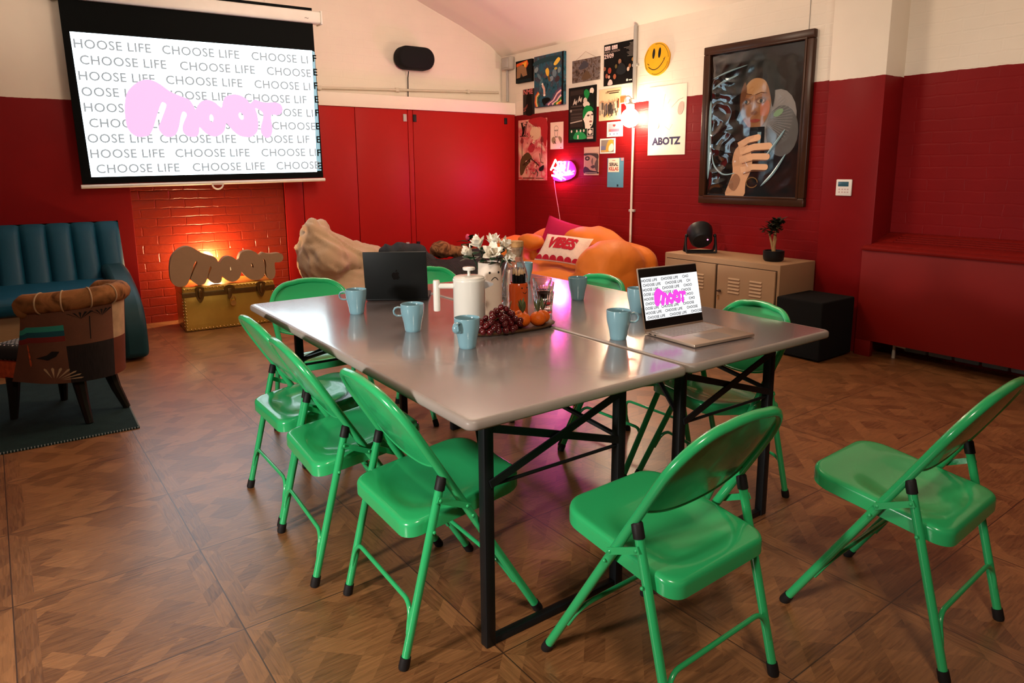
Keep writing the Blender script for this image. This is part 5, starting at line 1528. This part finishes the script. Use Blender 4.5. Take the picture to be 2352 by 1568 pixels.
def inner(u, v):
    p = plan(u, -0.07 + 0.04 * v); z = 0.30 + (shell_top(u) - 0.30) * v
    return Vector((p.x, p.y, z))
NU, NV = 48, 14
P = [[sh._v(outer(i / NU, j / NV)) for i in range(NU + 1)] for j in range(NV + 1)]
Q = [[sh._v(inner(i / NU, j / NV)) for i in range(NU + 1)] for j in range(NV + 1)]
def patch(i, j):
    u, v = 1 - (i + 0.5) / NU, j / NV
    if u < 0.36:
        if v > 0.78: return 0
        if v > 0.70: return 1
        if v > 0.60: return 2
        if v > 0.55: return 3
        return 0
    if u < 0.50:
        return 0 if v > 0.48 else 4
    if u < 0.575: return 6 if v > 0.45 else 7
    return 7
for j in range(NV):
    for i in range(NU):
        sh.m = patch(i, j); sh._f([P[j][i], P[j][i + 1], P[j + 1][i + 1], P[j + 1][i]])
        sh.m = 8; sh._f([Q[j][i], Q[j + 1][i], Q[j + 1][i + 1], Q[j][i + 1]])
sh.m = 0
for i in range(NU): sh._f([P[NV][i], P[NV][i + 1], Q[NV][i + 1], Q[NV][i]]); sh._f([P[0][i], Q[0][i], Q[0][i + 1], P[0][i + 1]])
for i in (0, NU):
    for j in range(NV): sh._f([P[j][i], Q[j][i], Q[j + 1][i], P[j + 1][i]])
sh.build('shell', M_pw, ar, 60)
ro = MB()
rp = [plan(i / 40, 0.012) + Vector((0, 0, shell_top(i / 40) + 0.035)) for i in range(41)]
ro.tube(rp, [0.030] + [0.052] * 39 + [0.030], 14)
ro.build('rolled_top', M_roll, ar, 70)
bd = MB()
for t0 in (0.50, 0.57, 0.64, 0.70):
    c = plan(t0, 0.012) + Vector((0, 0, shell_top(t0) + 0.035)); d = (plan(t0 + 0.01, 0.012) - plan(t0 - 0.01, 0.012)).normalized(); s_ = Vector((-d.y, d.x, 0))
    bd.tube([c + s_ * 0.053 * math.cos(a) + Vector((0, 0, 0.053 * math.sin(a))) for a in [2 * PI * k / 18 for k in range(18)]], 0.004, 6, closed=True)
bd.build('piping', M_pw[6], ar)
MB().box(-0.20, 0.20, -0.16, 0.30, 0.33, 0.42, 0.035, 4).build('seat_cushion', polka_mat(), ar, 60)
MB().box(-0.17, 0.17, -0.05, 0.30, 0.225, 0.335, 0.01).build('seat_base', [M_pw[5]], ar)
# printed motifs on the fabric: a bird, leaf fans, an orange flower, cream and dark stripes
pr_ = MB()
def on_shell(u, v, off=0.004):
    e = 0.004
    p = outer(u, v); n_ = (outer(u + e, v) - outer(u - e, v)).cross(outer(u, v + e) - outer(u, v - e)).normalized()
    c_ = Vector((0, 0, p.z))
    if n_.dot(p - c_) < 0: n_ = -n_
    return p + n_ * off
def motif(pts, mi):
    pr_.m = mi; pr_._f([pr_._v(on_shell(u, v)) for u, v in pts])
for a0 in (0.5, 0.62, 0.74, 0.86, 0.98, 1.1, 1.22):
    motif([(0.69 + 0.02 * math.cos(a0 * PI * .8), 0.05 + 0.03 * math.sin(a0 * PI * .8)), (0.69 + 0.075 * math.cos(a0 * PI * .8 - .06), 0.05 + 0.16 * math.sin(a0 * PI * .8 - .06)), (0.69 + 0.082 * math.cos(a0 * PI * .8), 0.05 + 0.18 * math.sin(a0 * PI * .8)), (0.69 + 0.075 * math.cos(a0 * PI * .8 + .06), 0.05 + 0.16 * math.sin(a0 * PI * .8 + .06))], 0)
motif([(0.735, 0.36), (0.70, 0.40), (0.685, 0.45), (0.665, 0.44), (0.675, 0.38), (0.70, 0.33)], 1)
for cu_ in (0.60, 0.54): 
    for k in range(5): motif([(cu_, 0.84), (cu_ - 0.035 + k * 0.016, 0.92), (cu_ - 0.028 + k * 0.016, 0.93)], 1)
motif([(0.575, 0.86), (0.578, 0.86), (0.580, 0.56), (0.577, 0.56)], 1)
for cv_ in (0.50, 0.40, 0.30):
    motif([(0.775 + 0.016 * math.cos(a), cv_ + 0.055 * math.sin(a) * (1 + .25 * math.cos(5 * a))) for a in [2 * PI * k / 14 for k in range(14)]], 2)
pr_.build('printed_motifs', [M_pw[6], M_pw[8], M_pw[5]], ar, normals=False)
for x, y, dx in ((0.15, 0.22, 0.01), (-0.15, 0.22, -0.01), (0.10, -0.15, 0.03), (-0.10, -0.15, -0.03)):
    q = -0.07 if y < 0 else 0.02
    MB().tube([(x, y, 0.235), (x + dx * 0.4, y + q * 0.4, 0.12), (x + dx, y + q, 0.0)], [0.034, 0.026, 0.018], 8).build('leg', mat('dark_wood_leg', (0.012, 0.009, 0.007), 0.35), ar)

# ------------------------------------------------------------------ gold trunk, cardboard letters, lamp behind them
M_brass = mat('hammered_brass', (0.56, 0.32, 0.055), 0.3, metal=0.55, var=0.25, vscale=6, bump=0.08, bscale=25)
M_dbrass = mat('dark_brass', (0.20, 0.11, 0.035), 0.35, metal=0.9, var=0.3)
M_stud = mat('bright_brass_stud', (0.9, 0.62, 0.25), 0.2, metal=1.0)
tk = thing('trunk', 'gold brass-clad studded trunk with a padlock under the projector screen', 'trunk', (0.645, 4.845, 0), math.radians(-2.4))
TW, TD, TH = 0.735, 0.42, 0.375
MB().box(-TW / 2, TW / 2, 0, TD, 0.004, 0.30, 0.006).build('body', M_brass, tk)
MB().box(-TW / 2 - 0.004, TW / 2 + 0.004, -0.004, TD + 0.004, 0.303, TH, 0.01, 3).build('lid', M_brass, tk)
MB().box(-TW / 2 - 0.008, TW / 2 + 0.008, -0.008, 0.01, 0.290, 0.335, 0.003).build('lid_band', M_dbrass, tk)
sd = MB()
nst = 0
def stud(x, y, z): sd.ell((x, y, z), 0.0075, 0.0075, 0.0075, 8, 5)
for i in range(26): stud(-TW / 2 + 0.012 + i * (TW - 0.024) / 25, -0.002, 0.018); stud(-TW / 2 + 0.012 + i * (TW - 0.024) / 25, -0.006, TH - 0.016)
for i in range(1, 11):
    z = 0.018 + i * 0.026
    stud(-TW / 2 + 0.012, -0.002, z); stud(TW / 2 - 0.012, -0.002, z)
    stud(-TW / 2 - 0.001, 0.03, z)
sd.build('studs', M_stud, tk)
for x in (-0.24, 0.255):
    la = MB()
    la.prism(smooth_closed([(-0.028, 0.055), (-0.034, 0.02), (-0.028, -0.03), (0, -0.075), (0.028, -0.03), (0.034, 0.02), (0.028, 0.055)], 3), 0.004, 0.022, Matrix.Translation((x, 0, 0.315)) @ SM)
    la.ell((x, -0.02, 0.315), 0.02, 0.010, 0.045, 12, 8)
    la.build('latch', M_dbrass, tk, 40)
ha = MB()
ha.prism(ellp(0, 0, 0.045, 0.036, 20), 0.006, 0.016, Matrix.Translation((-0.005, 0, 0.335)) @ SM)
ha.box(-0.02, 0.012, -0.022, -0.008, 0.25, 0.34, 0.004)
ha.build('hasp', M_dbrass, tk)
pk = MB()
pk.tube([(0.022 * math.cos(a) + 0.015, -0.026, 0.235 + 0.034 * math.sin(a)) for a in [PI * k / 10 for k in range(11)]], 0.005, 6)
pk.lathe([(0, -0.012), (0.024, -0.012), (0.026, 0), (0.024, 0.012), (0, 0.012)], 20, Matrix.Translation((0.015, -0.026, 0.215)) @ Matrix.Rotation(PI / 2, 4, 'X'))
pk.build('padlock', M_stud, tk)

M_card = mat('brown_cardboard', (0.36, 0.22, 0.125), 0.85, var=0.06, vscale=40)
lv, lf = logo_shape(0.915, 0.335, 0.5, 0.085, 0.0)
lt_ = MB().raw(lv, lf, SM).build('letter_sign', M_card, None, 40)
lt_.location = (0.205, 4.935, TH + 0.003); lt_.rotation_euler = (0, 0, math.radians(-3.5))
tag(lt_, 'brown cardboard cut-out of joined bubble letters standing on the gold trunk', 'letter sign')
ul = thing('uplighter', 'small lamp hidden behind the cardboard letters, lighting the red brick', 'lamp', (0.63, 5.345, 0))
MB().lathe([(0, 0), (0.06, 0), (0.06, 0.012), (0.012, 0.02), (0.010, 0.46), (0.02, 0.47), (0.02, 0.50), (0, 0.50)], 20).build('stand', M_black, ul)
MB().ell((0, 0, 0.53), 0.03, 0.03, 0.034, 16, 10).build('bulb', emit('amber_bulb', (1.0, 0.66, 0.32), 1000), ul)

# ------------------------------------------------------------------ beanbags (soft shapes fused with a voxel remesh)
from mathutils import noise as mnoise
def soft(name, mats, parent, balls, vox=0.03, wr=0.02, wsize=0.25, sm=6, fold=(0.3, 1.0, 0.2), fine=0.25, sag=0.0):
    b = MB()
    for c, r, rot in balls:
        M = Matrix.Translation(c) @ Matrix.Rotation(rot[2], 4, 'Z') @ Matrix.Rotation(rot[1], 4, 'Y') @ Matrix.Rotation(rot[0], 4, 'X')
        b.ell((0, 0, 0), r[0], r[1], r[2], 24, 16, M)
    o = b.build(name, mats, parent)
    m = o.modifiers.new('fuse', 'REMESH'); m.mode = 'VOXEL'; m.voxel_size = vox; m.use_smooth_shade = True
    m = o.modifiers.new('soften', 'SMOOTH'); m.factor = 0.6; m.iterations = sm
    dg = bpy.context.evaluated_depsgraph_get()
    me = bpy.data.meshes.new_from_object(o.evaluated_get(dg))
    o.modifiers.clear()
    old = o.data
    o.data = me
    me.name = name
    bpy.data.meshes.remove(old)
    F = Vector(fold).normalized()
    A_ = F.orthogonal().normalized(); B_ = F.cross(A_)
    k = 1.0 / wsize
    nn = [v.normal.copy() for v in me.vertices]
    for v, n_ in zip(me.vertices, nn):
        p = v.co
        q = Vector((p.dot(F) * k * 0.22, p.dot(A_) * k, p.dot(B_) * k))
        f = 1 - abs(mnoise.noise(q)) * 2.2
        g_ = mnoise.noise(p * k * 0.55 + Vector((7, 3, 1)))
        h_ = mnoise.noise(q * 2.3 + Vector((1, 9, 4)))
        v.co = p + n_ * wr * (0.5 * (f - 0.4) + 0.5 * g_ + fine * h_)
    if sag > 0:
        zt = max(v.co.z for v in me.vertices)
        for v in me.vertices:
            z = (v.co.z - sag) * zt / (zt - sag)
            v.co.z = z if z > 0.02 else max(0.002, 0.02 + (z - 0.02) * 0.15)
    me.polygons.foreach_set('use_smooth', [True] * len(me.polygons))
    return o
M_beige = mat('beige_corduroy', (0.50, 0.345, 0.215), 0.9, var=0.08, bump=0.25, bscale=200, sheen=0.2)
bb = thing('beanbag_lounger', 'large beige beanbag lounger with a high back in front of the red cupboards', 'beanbag', (1.6, 4.65, 0))
soft('bag', M_beige, bb, [((0.08, 0.0, 0.24), (0.38, 0.34, 0.24), (0, 0, 0)), ((0.27, 0.0, 0.24), (0.36, 0.36, 0.24), (0, 0, 0)), ((-0.19, 0.02, 0.58), (0.225, 0.27, 0.24), (0, -0.2, 0)), ((-0.03, 0.04, 0.60), (0.30, 0.20, 0.14), (0, 0.58, 0)), ((0.24, 0.06, 0.53), (0.42, 0.20, 0.13), (0, 0.22, 0)), ((-0.20, 0.05, 0.82), (0.09, 0.09, 0.085), (0, 0.3, 0)), ((-0.29, -0.03, 0.83), (0.07, 0.09, 0.085), (0, -0.2, 0)), ((-0.24, 0.0, 0.74), (0.14, 0.16, 0.12), (0, 0, 0))], 0.02, 0.055, 0.10, 3, (0.75, -0.1, -0.55), sag=0.07)
M_dgrey = mat('charcoal_corduroy', (0.026, 0.022, 0.021), 0.95, var=0.3, vscale=20)
_nt = M_dgrey.node_tree; _N, _L = _nt.nodes, _nt.links
_tc = _N.new('ShaderNodeTexCoord'); _wv = _N.new('ShaderNodeTexWave'); _wv.inputs['Scale'].default_value = 22; _wv.inputs['Distortion'].default_value = 0.6
_L.new(_tc.outputs['Object'], _wv.inputs[0])
_bp = _N.new('ShaderNodeBump'); _bp.inputs['Strength'].default_value = 0.8; _bp.inputs['Distance'].default_value = 0.008
_L.new(_wv.outputs['Fac'], _bp.inputs['Height']); _L.new(_bp.outputs[0], _N['Principled BSDF'].inputs['Normal'])
gbb = thing('beanbag', 'charcoal ribbed beanbag behind the black laptop and the coffee press', 'beanbag', (2.50, 4.06, 0))
soft('bag', M_dgrey, gbb, [((-0.06, 0, 0.26), (0.46, 0.40, 0.27), (0, 0, 0)), ((0.04, -0.02, 0.38), (0.40, 0.32, 0.17), (0, 0, 0)), ((-0.30, 0.10, 0.46), (0.18, 0.18, 0.11), (0, 0.1, 0)), ((-0.38, 0.0, 0.30), (0.26, 0.20, 0.24), (0, 0, 0)), ((0.26, 0.05, 0.46), (0.20, 0.22, 0.14), (0, -0.1, 0))], 0.028, 0.05, 0.25, 5, sag=0.08)
M_navy = mat('charcoal_blanket', (0.030, 0.032, 0.036), 0.95, var=0.3, bump=0.4, bscale=120)
bl1 = soft('blanket', M_navy, None, [((1.96, 4.30, 0.60), (0.17, 0.12, 0.085), (0, 0.1, 0)), ((2.11, 4.27, 0.595), (0.13, 0.12, 0.075), (0, 0, 0.2)), ((2.10, 4.20, 0.50), (0.22, 0.10, 0.09), (0, 0, 0.1))], 0.018, 0.03, 0.10, 3)
tag(bl1, 'crumpled dark grey blanket on top of the charcoal beanbag beside the beige lounger', 'blanket')
M_brn = noise_mat('brown_blanket', [(70, 40, 28), (150, 100, 66), (96, 58, 40), (130, 84, 56)], 12, 0.95)
bl2 = soft('blanket', M_brn, None, [((2.40, 4.28, 0.585), (0.11, 0.10, 0.075), (0, 0, 0)), ((2.62, 4.28, 0.555), (0.21, 0.10, 0.06), (0, 0.10, 0))], 0.018, 0.03, 0.08, 3)
tag(bl2, 'brown patterned blanket rolled on top of the charcoal beanbag', 'blanket')

M_orange = mat('orange_satin', (0.60, 0.150, 0.010), 0.55, var=0.2, vscale=3, bump=0.08, bscale=40, sheen=0.1)
ob = thing('beanbag_sofa', 'big orange beanbag sofa against the wall under the neon sign', 'beanbag sofa', (3.45, 3.75, 0))
soft('bag', M_orange, ob, [
    ((0.02, 0.0, 0.22), (0.50, 0.88, 0.23), (0, 0, 0)),
    ((-0.10, 0.05, 0.30), (0.42, 0.74, 0.17), (0, 0, 0)),
    ((0.30, 0.05, 0.48), (0.26, 0.95, 0.285), (0, 0.12, 0)),
    ((0.08, -0.60, 0.50), (0.36, 0.27, 0.20), (0.1, 0.05, 0)),
    ((0.0, -0.60, 0.28), (0.40, 0.34, 0.27), (0, 0, 0)),
    ((0.05, 0.86, 0.42), (0.42, 0.26, 0.22), (-0.1, 0, 0)),
    ((-0.06, 0.78, 0.27), (0.40, 0.34, 0.25), (0, 0, 0))], 0.026, 0.06, 0.26, 4, (0.5, 1.0, 0.35), 0.35, sag=0.08)
soft('arm_roll', M_orange, ob, [((-0.02, 0.50, 0.60), (0.10, 0.16, 0.085), (0, 0, 0.2))], 0.02, 0.02, 0.1, 3)

# cushions
def cushion(name, label, mats, w, h, t, loc, rot, deco=None):
    th_ = thing(name, label, 'cushion', loc)
    th_.rotation_euler = rot
    cb = MB()
    def pil(sg):
        def fn(u, v):
            x, y = (u - 0.5) * 2, (v - 0.5) * 2
            k = ((1 - abs(x) ** 2.2) * (1 - abs(y) ** 2.2)) ** 0.55 if abs(x) < 1 and abs(y) < 1 else 0
            pinch = 1 - 0.06 * (1 - abs(y) ** 2) * (abs(x) ** 3)
            pinch2 = 1 - 0.06 * (1 - abs(x) ** 2) * (abs(y) ** 3)
            return Vector((x * w / 2 * pinch, y * h / 2 * pinch2, sg * t * 0.5 * k))
        return fn
    cb.grid(pil(1), 20, 20).grid(pil(-1), 20, 20)
    cb.build('cover', mats, th_, 80)
    if deco: deco(th_, pil(1))
    return th_
M_mag = mat('magenta_velvet', (0.42, 0.006, 0.06), 0.75, var=0.1)
cushion('cushion', 'plain magenta cushion leaning on the back of the orange beanbag sofa', M_mag, 0.40, 0.40, 0.15, (3.60, 4.02, 0.63), (math.radians(75), math.radians(14), math.radians(-72)))
M_crm = mat('cream_tufted', (0.72, 0.52, 0.42), 0.95, var=0.12, vscale=40, bump=0.4, bscale=160)
M_crim = mat('crimson_tufted', (0.42, 0.010, 0.025), 0.95, var=0.15, vscale=60, bump=0.4, bscale=200)
def vibes(t, fn):
    tm = MB()
    vs, fs = text_geo('VIBES', 0.135, 'CENTER', 0.96, 0.008, 0.12)
    def onto(x, y, off=0.005):
        u, v = x / 0.50 + 0.5, y / 0.32 + 0.5
        p = fn(min(1, max(0, u)), min(1, max(0, v)))
        return Vector((x, y, p.z + off))
    tm.raw([Vector((v.x * 0.92 - 0.01, v.y * 1.25 - 0.03, 0)) for v in vs], fs)
    bmesh.ops.triangulate(tm.bm, faces=list(tm.bm.faces))
    bmesh.ops.subdivide_edges(tm.bm, edges=[e for e in tm.bm.edges if e.calc_length() > 0.02], cuts=3, use_grid_fill=True)
    for v in tm.bm.verts: v.co = onto(v.co.x, v.co.y)
    for k in range(6):
        cx = -0.200 + k * 0.079
        tm.raw([onto(cx + 0.038 * math.cos(a), -0.152 + 0.042 * math.sin(a)) for a in [PI * i / 8 for i in range(9)]], [tuple(range(9))])
    tm.build('lettering', M_crim, t, normals=False)
cushion('cushion', 'cream tufted cushion reading VIBES on the orange beanbag sofa', M_crm, 0.50, 0.32, 0.13, (3.36, 3.66, 0.58), (math.radians(46), math.radians(3), math.radians(-70)), vibes)

# small plant behind the white flowers
pb = thing('potted_plant', 'small dark green plant with a pink bud behind the white flowers', 'plant', (2.86, 4.53, 0))
MB().lathe([(0, 0), (0.08, 0), (0.10, 0.18), (0.105, 0.2), (0.09, 0.2), (0.085, 0.18), (0, 0.18)], 20).build('pot', M_black, pb)
MB().tube([(0, 0, 0.18), (0.01, 0, 0.36), (0, 0, 0.53)], 0.01, 6).build('stem', M_leafd, pb)
lm = MB(); rnd = random.Random(4)
def leaf_at(lm, base, yaw_, pit, L_, wd):
    def lf(u, v):
        w = wd * math.sin(PI * (0.04 + 0.92 * v))
        return Vector((L_ * v, (u - 0.5) * 2 * w, -0.25 * L_ * v * v + abs(u - 0.5) * w * 0.5))
    lm.X = Matrix.Translation(base) @ Matrix.Rotation(yaw_, 4, 'Z') @ Matrix.Rotation(-pit, 4, 'Y')
    lm.grid(lf, 2, 5)
    lm.X = Matrix.Identity(4)
for k in range(16): leaf_at(lm, (0, 0, 0.44 + 0.012 * k), k * 2.4, rnd.uniform(0.1, 0.9), 0.13, 0.035)
lm.build('foliage', M_leafd, pb)
MB().ell((-0.03, -0.03, 0.665), 0.022, 0.022, 0.032, 10, 8).build('bud', mat('pink_bud', (0.75, 0.10, 0.22), 0.6), pb)

# ------------------------------------------------------------------ metal cabinet and what stands on it
M_cab = mat('beige_metal_locker', (0.40, 0.245, 0.135), 0.5, var=0.06, vscale=3, bump=0.05, bscale=300)
M_cabd = mat('locker_dark', (0.05, 0.03, 0.02), 0.6)
cb = thing('metal_cabinet', 'low beige metal locker cabinet with two louvred doors along the right wall', 'cabinet', (3.60, 2.10, 0))
CW, CD, CH = 1.08, 0.46, 0.63     # along y, depth, height
MB().box(0.012, CD, -CW / 2, CW / 2, 0.03, CH, 0.006).build('body', M_cab, cb)
MB().box(0.06, CD - 0.03, -CW / 2 + 0.04, CW / 2 - 0.04, 0.0, 0.03).build('plinth', M_cabd, cb)
MB().box(0.010, 0.0125, -CW / 2 + 0.022, CW / 2 - 0.022, 0.05, CH - 0.042).build('door_gap', M_cabd, cb)
for s, y0, y1 in ((1, 0.010, CW / 2 - 0.026), (-1, -CW / 2 + 0.026, -0.010)):
    d = MB().box(-0.006, 0.012, y0, y1, 0.055, CH - 0.047, 0.003).build('door', M_cab, cb)
    mid = (y0 + y1) / 2
    for c in (mid - 0.095, mid + 0.095):
        lo = MB()
        for k in range(5):
            z = CH - 0.135 - k * 0.026
            lo.raw([(-0.006, c - 0.052, z), (-0.006, c + 0.052, z), (-0.013, c + 0.05, z - 0.012), (-0.013, c - 0.05, z - 0.012), (-0.006, c - 0.052, z - 0.014), (-0.006, c + 0.052, z - 0.014)], [(0, 1, 2, 3), (3, 2, 5, 4)])
        lo.build('louvre_panel', mat('locker_louvre', (0.52, 0.34, 0.20), 0.45), d)
dl = MB().box(-0.024, -0.006, -0.052, -0.032, 0.375, 0.392, 0.004).box(-0.026, -0.018, -0.062, -0.022, 0.378, 0.388, 0.002)
dl.build('lock', M_cabd, cb)
kk = MB().box(-0.014, -0.0125, -0.037, -0.027, 0.315, 0.352, 0.001).build('key', M_stud, cb)

# stage light
sl = thing('stage_light', 'black stage floodlight on a two-legged yoke on the metal cabinet', 'stage light', (3.80, 2.43, CH), math.radians(50))
hd = MB()
HMx = Matrix.Translation((0, 0, 0.135)) @ Matrix.Rotation(math.radians(54), 4, 'Y')
hd.lathe([(0, -0.065), (0.070, -0.062), (0.088, -0.045), (0.100, 0.02), (0.105, 0.065), (0.101, 0.075), (0.085, 0.075), (0.083, 0.06), (0, 0.06)], 28, HMx)
hd.build('head', M_black, sl, 40)
for s in (1, -1):
    MB().tube([(0, s * 0.118, 0.14), (-0.02, s * 0.122, 0.07), (-0.055, s * 0.12, 0.0085)], 0.009, 8).build('yoke_leg', M_black, sl)
    MB().tube([(0, s * 0.118, 0.14), (0.02, s * 0.122, 0.07), (0.075, s * 0.12, 0.0085)], 0.009, 8).build('yoke_leg', M_black, sl)
    MB().ell((0, s * 0.115, 0.14), 0.016, 0.014, 0.016, 10, 8).build('knob', M_black, sl)
MB().tube([(-0.055, -0.12, 0.0085), (-0.055, 0.12, 0.0085)], 0.0085, 8).build('foot_bar', M_black, sl)
MB().tube([(0.075, -0.12, 0.0085), (0.075, 0.12, 0.0085)], 0.0085, 8).build('foot_bar', M_black, sl)
MB().ell(tuple(HMx @ Vector((-0.02, -0.045, -0.064))), 0.006, 0.006, 0.006, 8, 6).build('indicator', emit('red_led', (1.0, 0.15, 0.35), 6), sl)

# jade-like plant
jp = thing('potted_plant', 'little bare-stemmed plant in a black pot on the metal cabinet', 'plant', (3.80, 1.745, CH))
MB().lathe([(0, 0), (0.060, 0), (0.072, 0.012), (0.076, 0.04), (0.076, 0.078), (0.070, 0.080), (0.068, 0.07), (0, 0.068)], 28).build('pot', M_black, jp)
M_bark = mat('pale_bark', (0.42, 0.24, 0.10), 0.8, var=0.3, bump=0.3)
tk_ = MB()
tk_.tube([(0.0, 0.0, 0.065), (0.005, 0.004, 0.12), (0.0, -0.002, 0.20), (0.004, -0.014, 0.25)], [0.014, 0.012, 0.010, 0.007], 8)
tk_.tube([(0.0, 0.004, 0.07), (-0.004, 0.022, 0.14), (-0.012, 0.045, 0.22)], [0.011, 0.009, 0.005], 8)
tk_.tube([(0.0, 0.0, 0.10), (0.006, -0.006, 0.16), (0.01, 0.004, 0.23)], [0.010, 0.008, 0.005], 8)
tk_.build('stem', M_bark, jp, 60)
lm = MB(); rnd = random.Random(12)
for k in range(150):
    c = rnd.choice(((0.004, -0.014, 0.265), (0.0, -0.004, 0.235), (-0.012, 0.025, 0.225), (0.0, -0.025, 0.28), (0.0, 0.0, 0.285), (0.0, 0.01, 0.25)))
    leaf_at(lm, Vector(c) + Vector((rnd.uniform(-.03, .03), rnd.uniform(-.035, .035), rnd.uniform(-.025, .03))), rnd.uniform(0, 6.3), rnd.uniform(-0.4, 1.0), rnd.uniform(0.035, 0.06), 0.013)
for k in range(6): leaf_at(lm, (-0.012, 0.055 + 0.004 * k, 0.235), 1.6 + rnd.uniform(-.5, .5), rnd.uniform(-.3, .3), 0.055, 0.011)
lm.build('foliage', mat('dark_olive_leaf', (0.020, 0.018, 0.008), 0.5, var=0.4, vscale=30), jp)

# bass box
bx = thing('bass_speaker', 'black carpeted bass speaker box on the floor between the cabinet and the pilaster', 'speaker', (3.77, 1.365, 0))
MB().box(-0.215, 0.20, -0.175, 0.175, 0.012, 0.42, 0.012, 3).build('cabinet', mat('black_carpet', (0.006, 0.006, 0.006), 0.95, bump=0.3, bscale=400), bx)
for sx in (-0.17, 0.16):
    for sy in (-0.13, 0.13): MB().lathe([(0, 0), (0.02, 0), (0.018, 0.012), (0, 0.012)], 12, Matrix.Translation((sx, sy, 0))).build('foot', M_rub, bx)

# radiator and its cover
rc = thing('radiator_cover', 'red boxed-in radiator cover under the recess with a slotted top', 'radiator cover', (4.0, 1.15, 0))
M_redp = mat('red_satin_board', (0.19, 0.0055, 0.0035), 0.5, var=0.05, vscale=2)
MB().box(0.0, 0.022, -5.5, 0.035, 0.115, 0.752, 0.003).build('front_panel', M_redp, rc)
MB().box(0.0, 0.045, -0.075, 0.035, 0.0, 0.115, 0.003).build('end_foot', M_redp, rc)
MB().prism([(0.022, 0.0), (0.298, 0.0), (0.298, 0.840), (0.022, 0.752)], 0.001, 0.020, Matrix.Translation((0, 0, 0)) @ Matrix(((1, 0, 0, 0), (0, 0, -1, 0), (0, 1, 0, 0), (0, 0, 0, 1)))).box(0.022, 0.049, -0.001, 0.035, 0.115, 0.752, 0.001).build('end_panel', M_redp, rc)
SL = Matrix.Translation((0, 0, 0.753)) @ Matrix.Rotation(-0.293, 4, 'Y')
tp = MB()
tp.box(-0.014, 0.046, -5.5, 0.036, 0, 0.020, 0.003, 2, SL)
tp.box(0.045, 0.125, -5.5, -0.001, 0, 0.020, 0.002, 2, SL)
for k in range(3): tp.box(0.142 + k * 0.038, 0.163 + k * 0.038, -5.5, -0.11, 0, 0.020, 0.002, 2, SL)
tp.box(0.256, 0.310, -5.5, -0.001, 0, 0.020, 0.002, 2, SL)
tp.box(0.124, 0.257, -0.112, -0.001, 0, 0.020, 0.001, 2, SL)
tp.build('slotted_top', M_redp, rc)
ra = thing('radiator', 'pale grey radiator bottom showing below the red radiator cover', 'radiator', (4.14, 0.9, 0))
rm = MB()
for k in range(24):
    y = -k * 0.16
    rm.box(-0.03, 0.05, y - 0.15, y, 0.06, 0.62, 0.012)
rm.build('panel', mat('grey_radiator', (0.10, 0.13, 0.14), 0.5), ra)
MB().tube([(-0.03, 0.06, 0.0), (-0.03, 0.06, 0.09), (-0.03, -0.02, 0.09)], 0.012, 8).build('valve_pipe', M_pipe, ra)
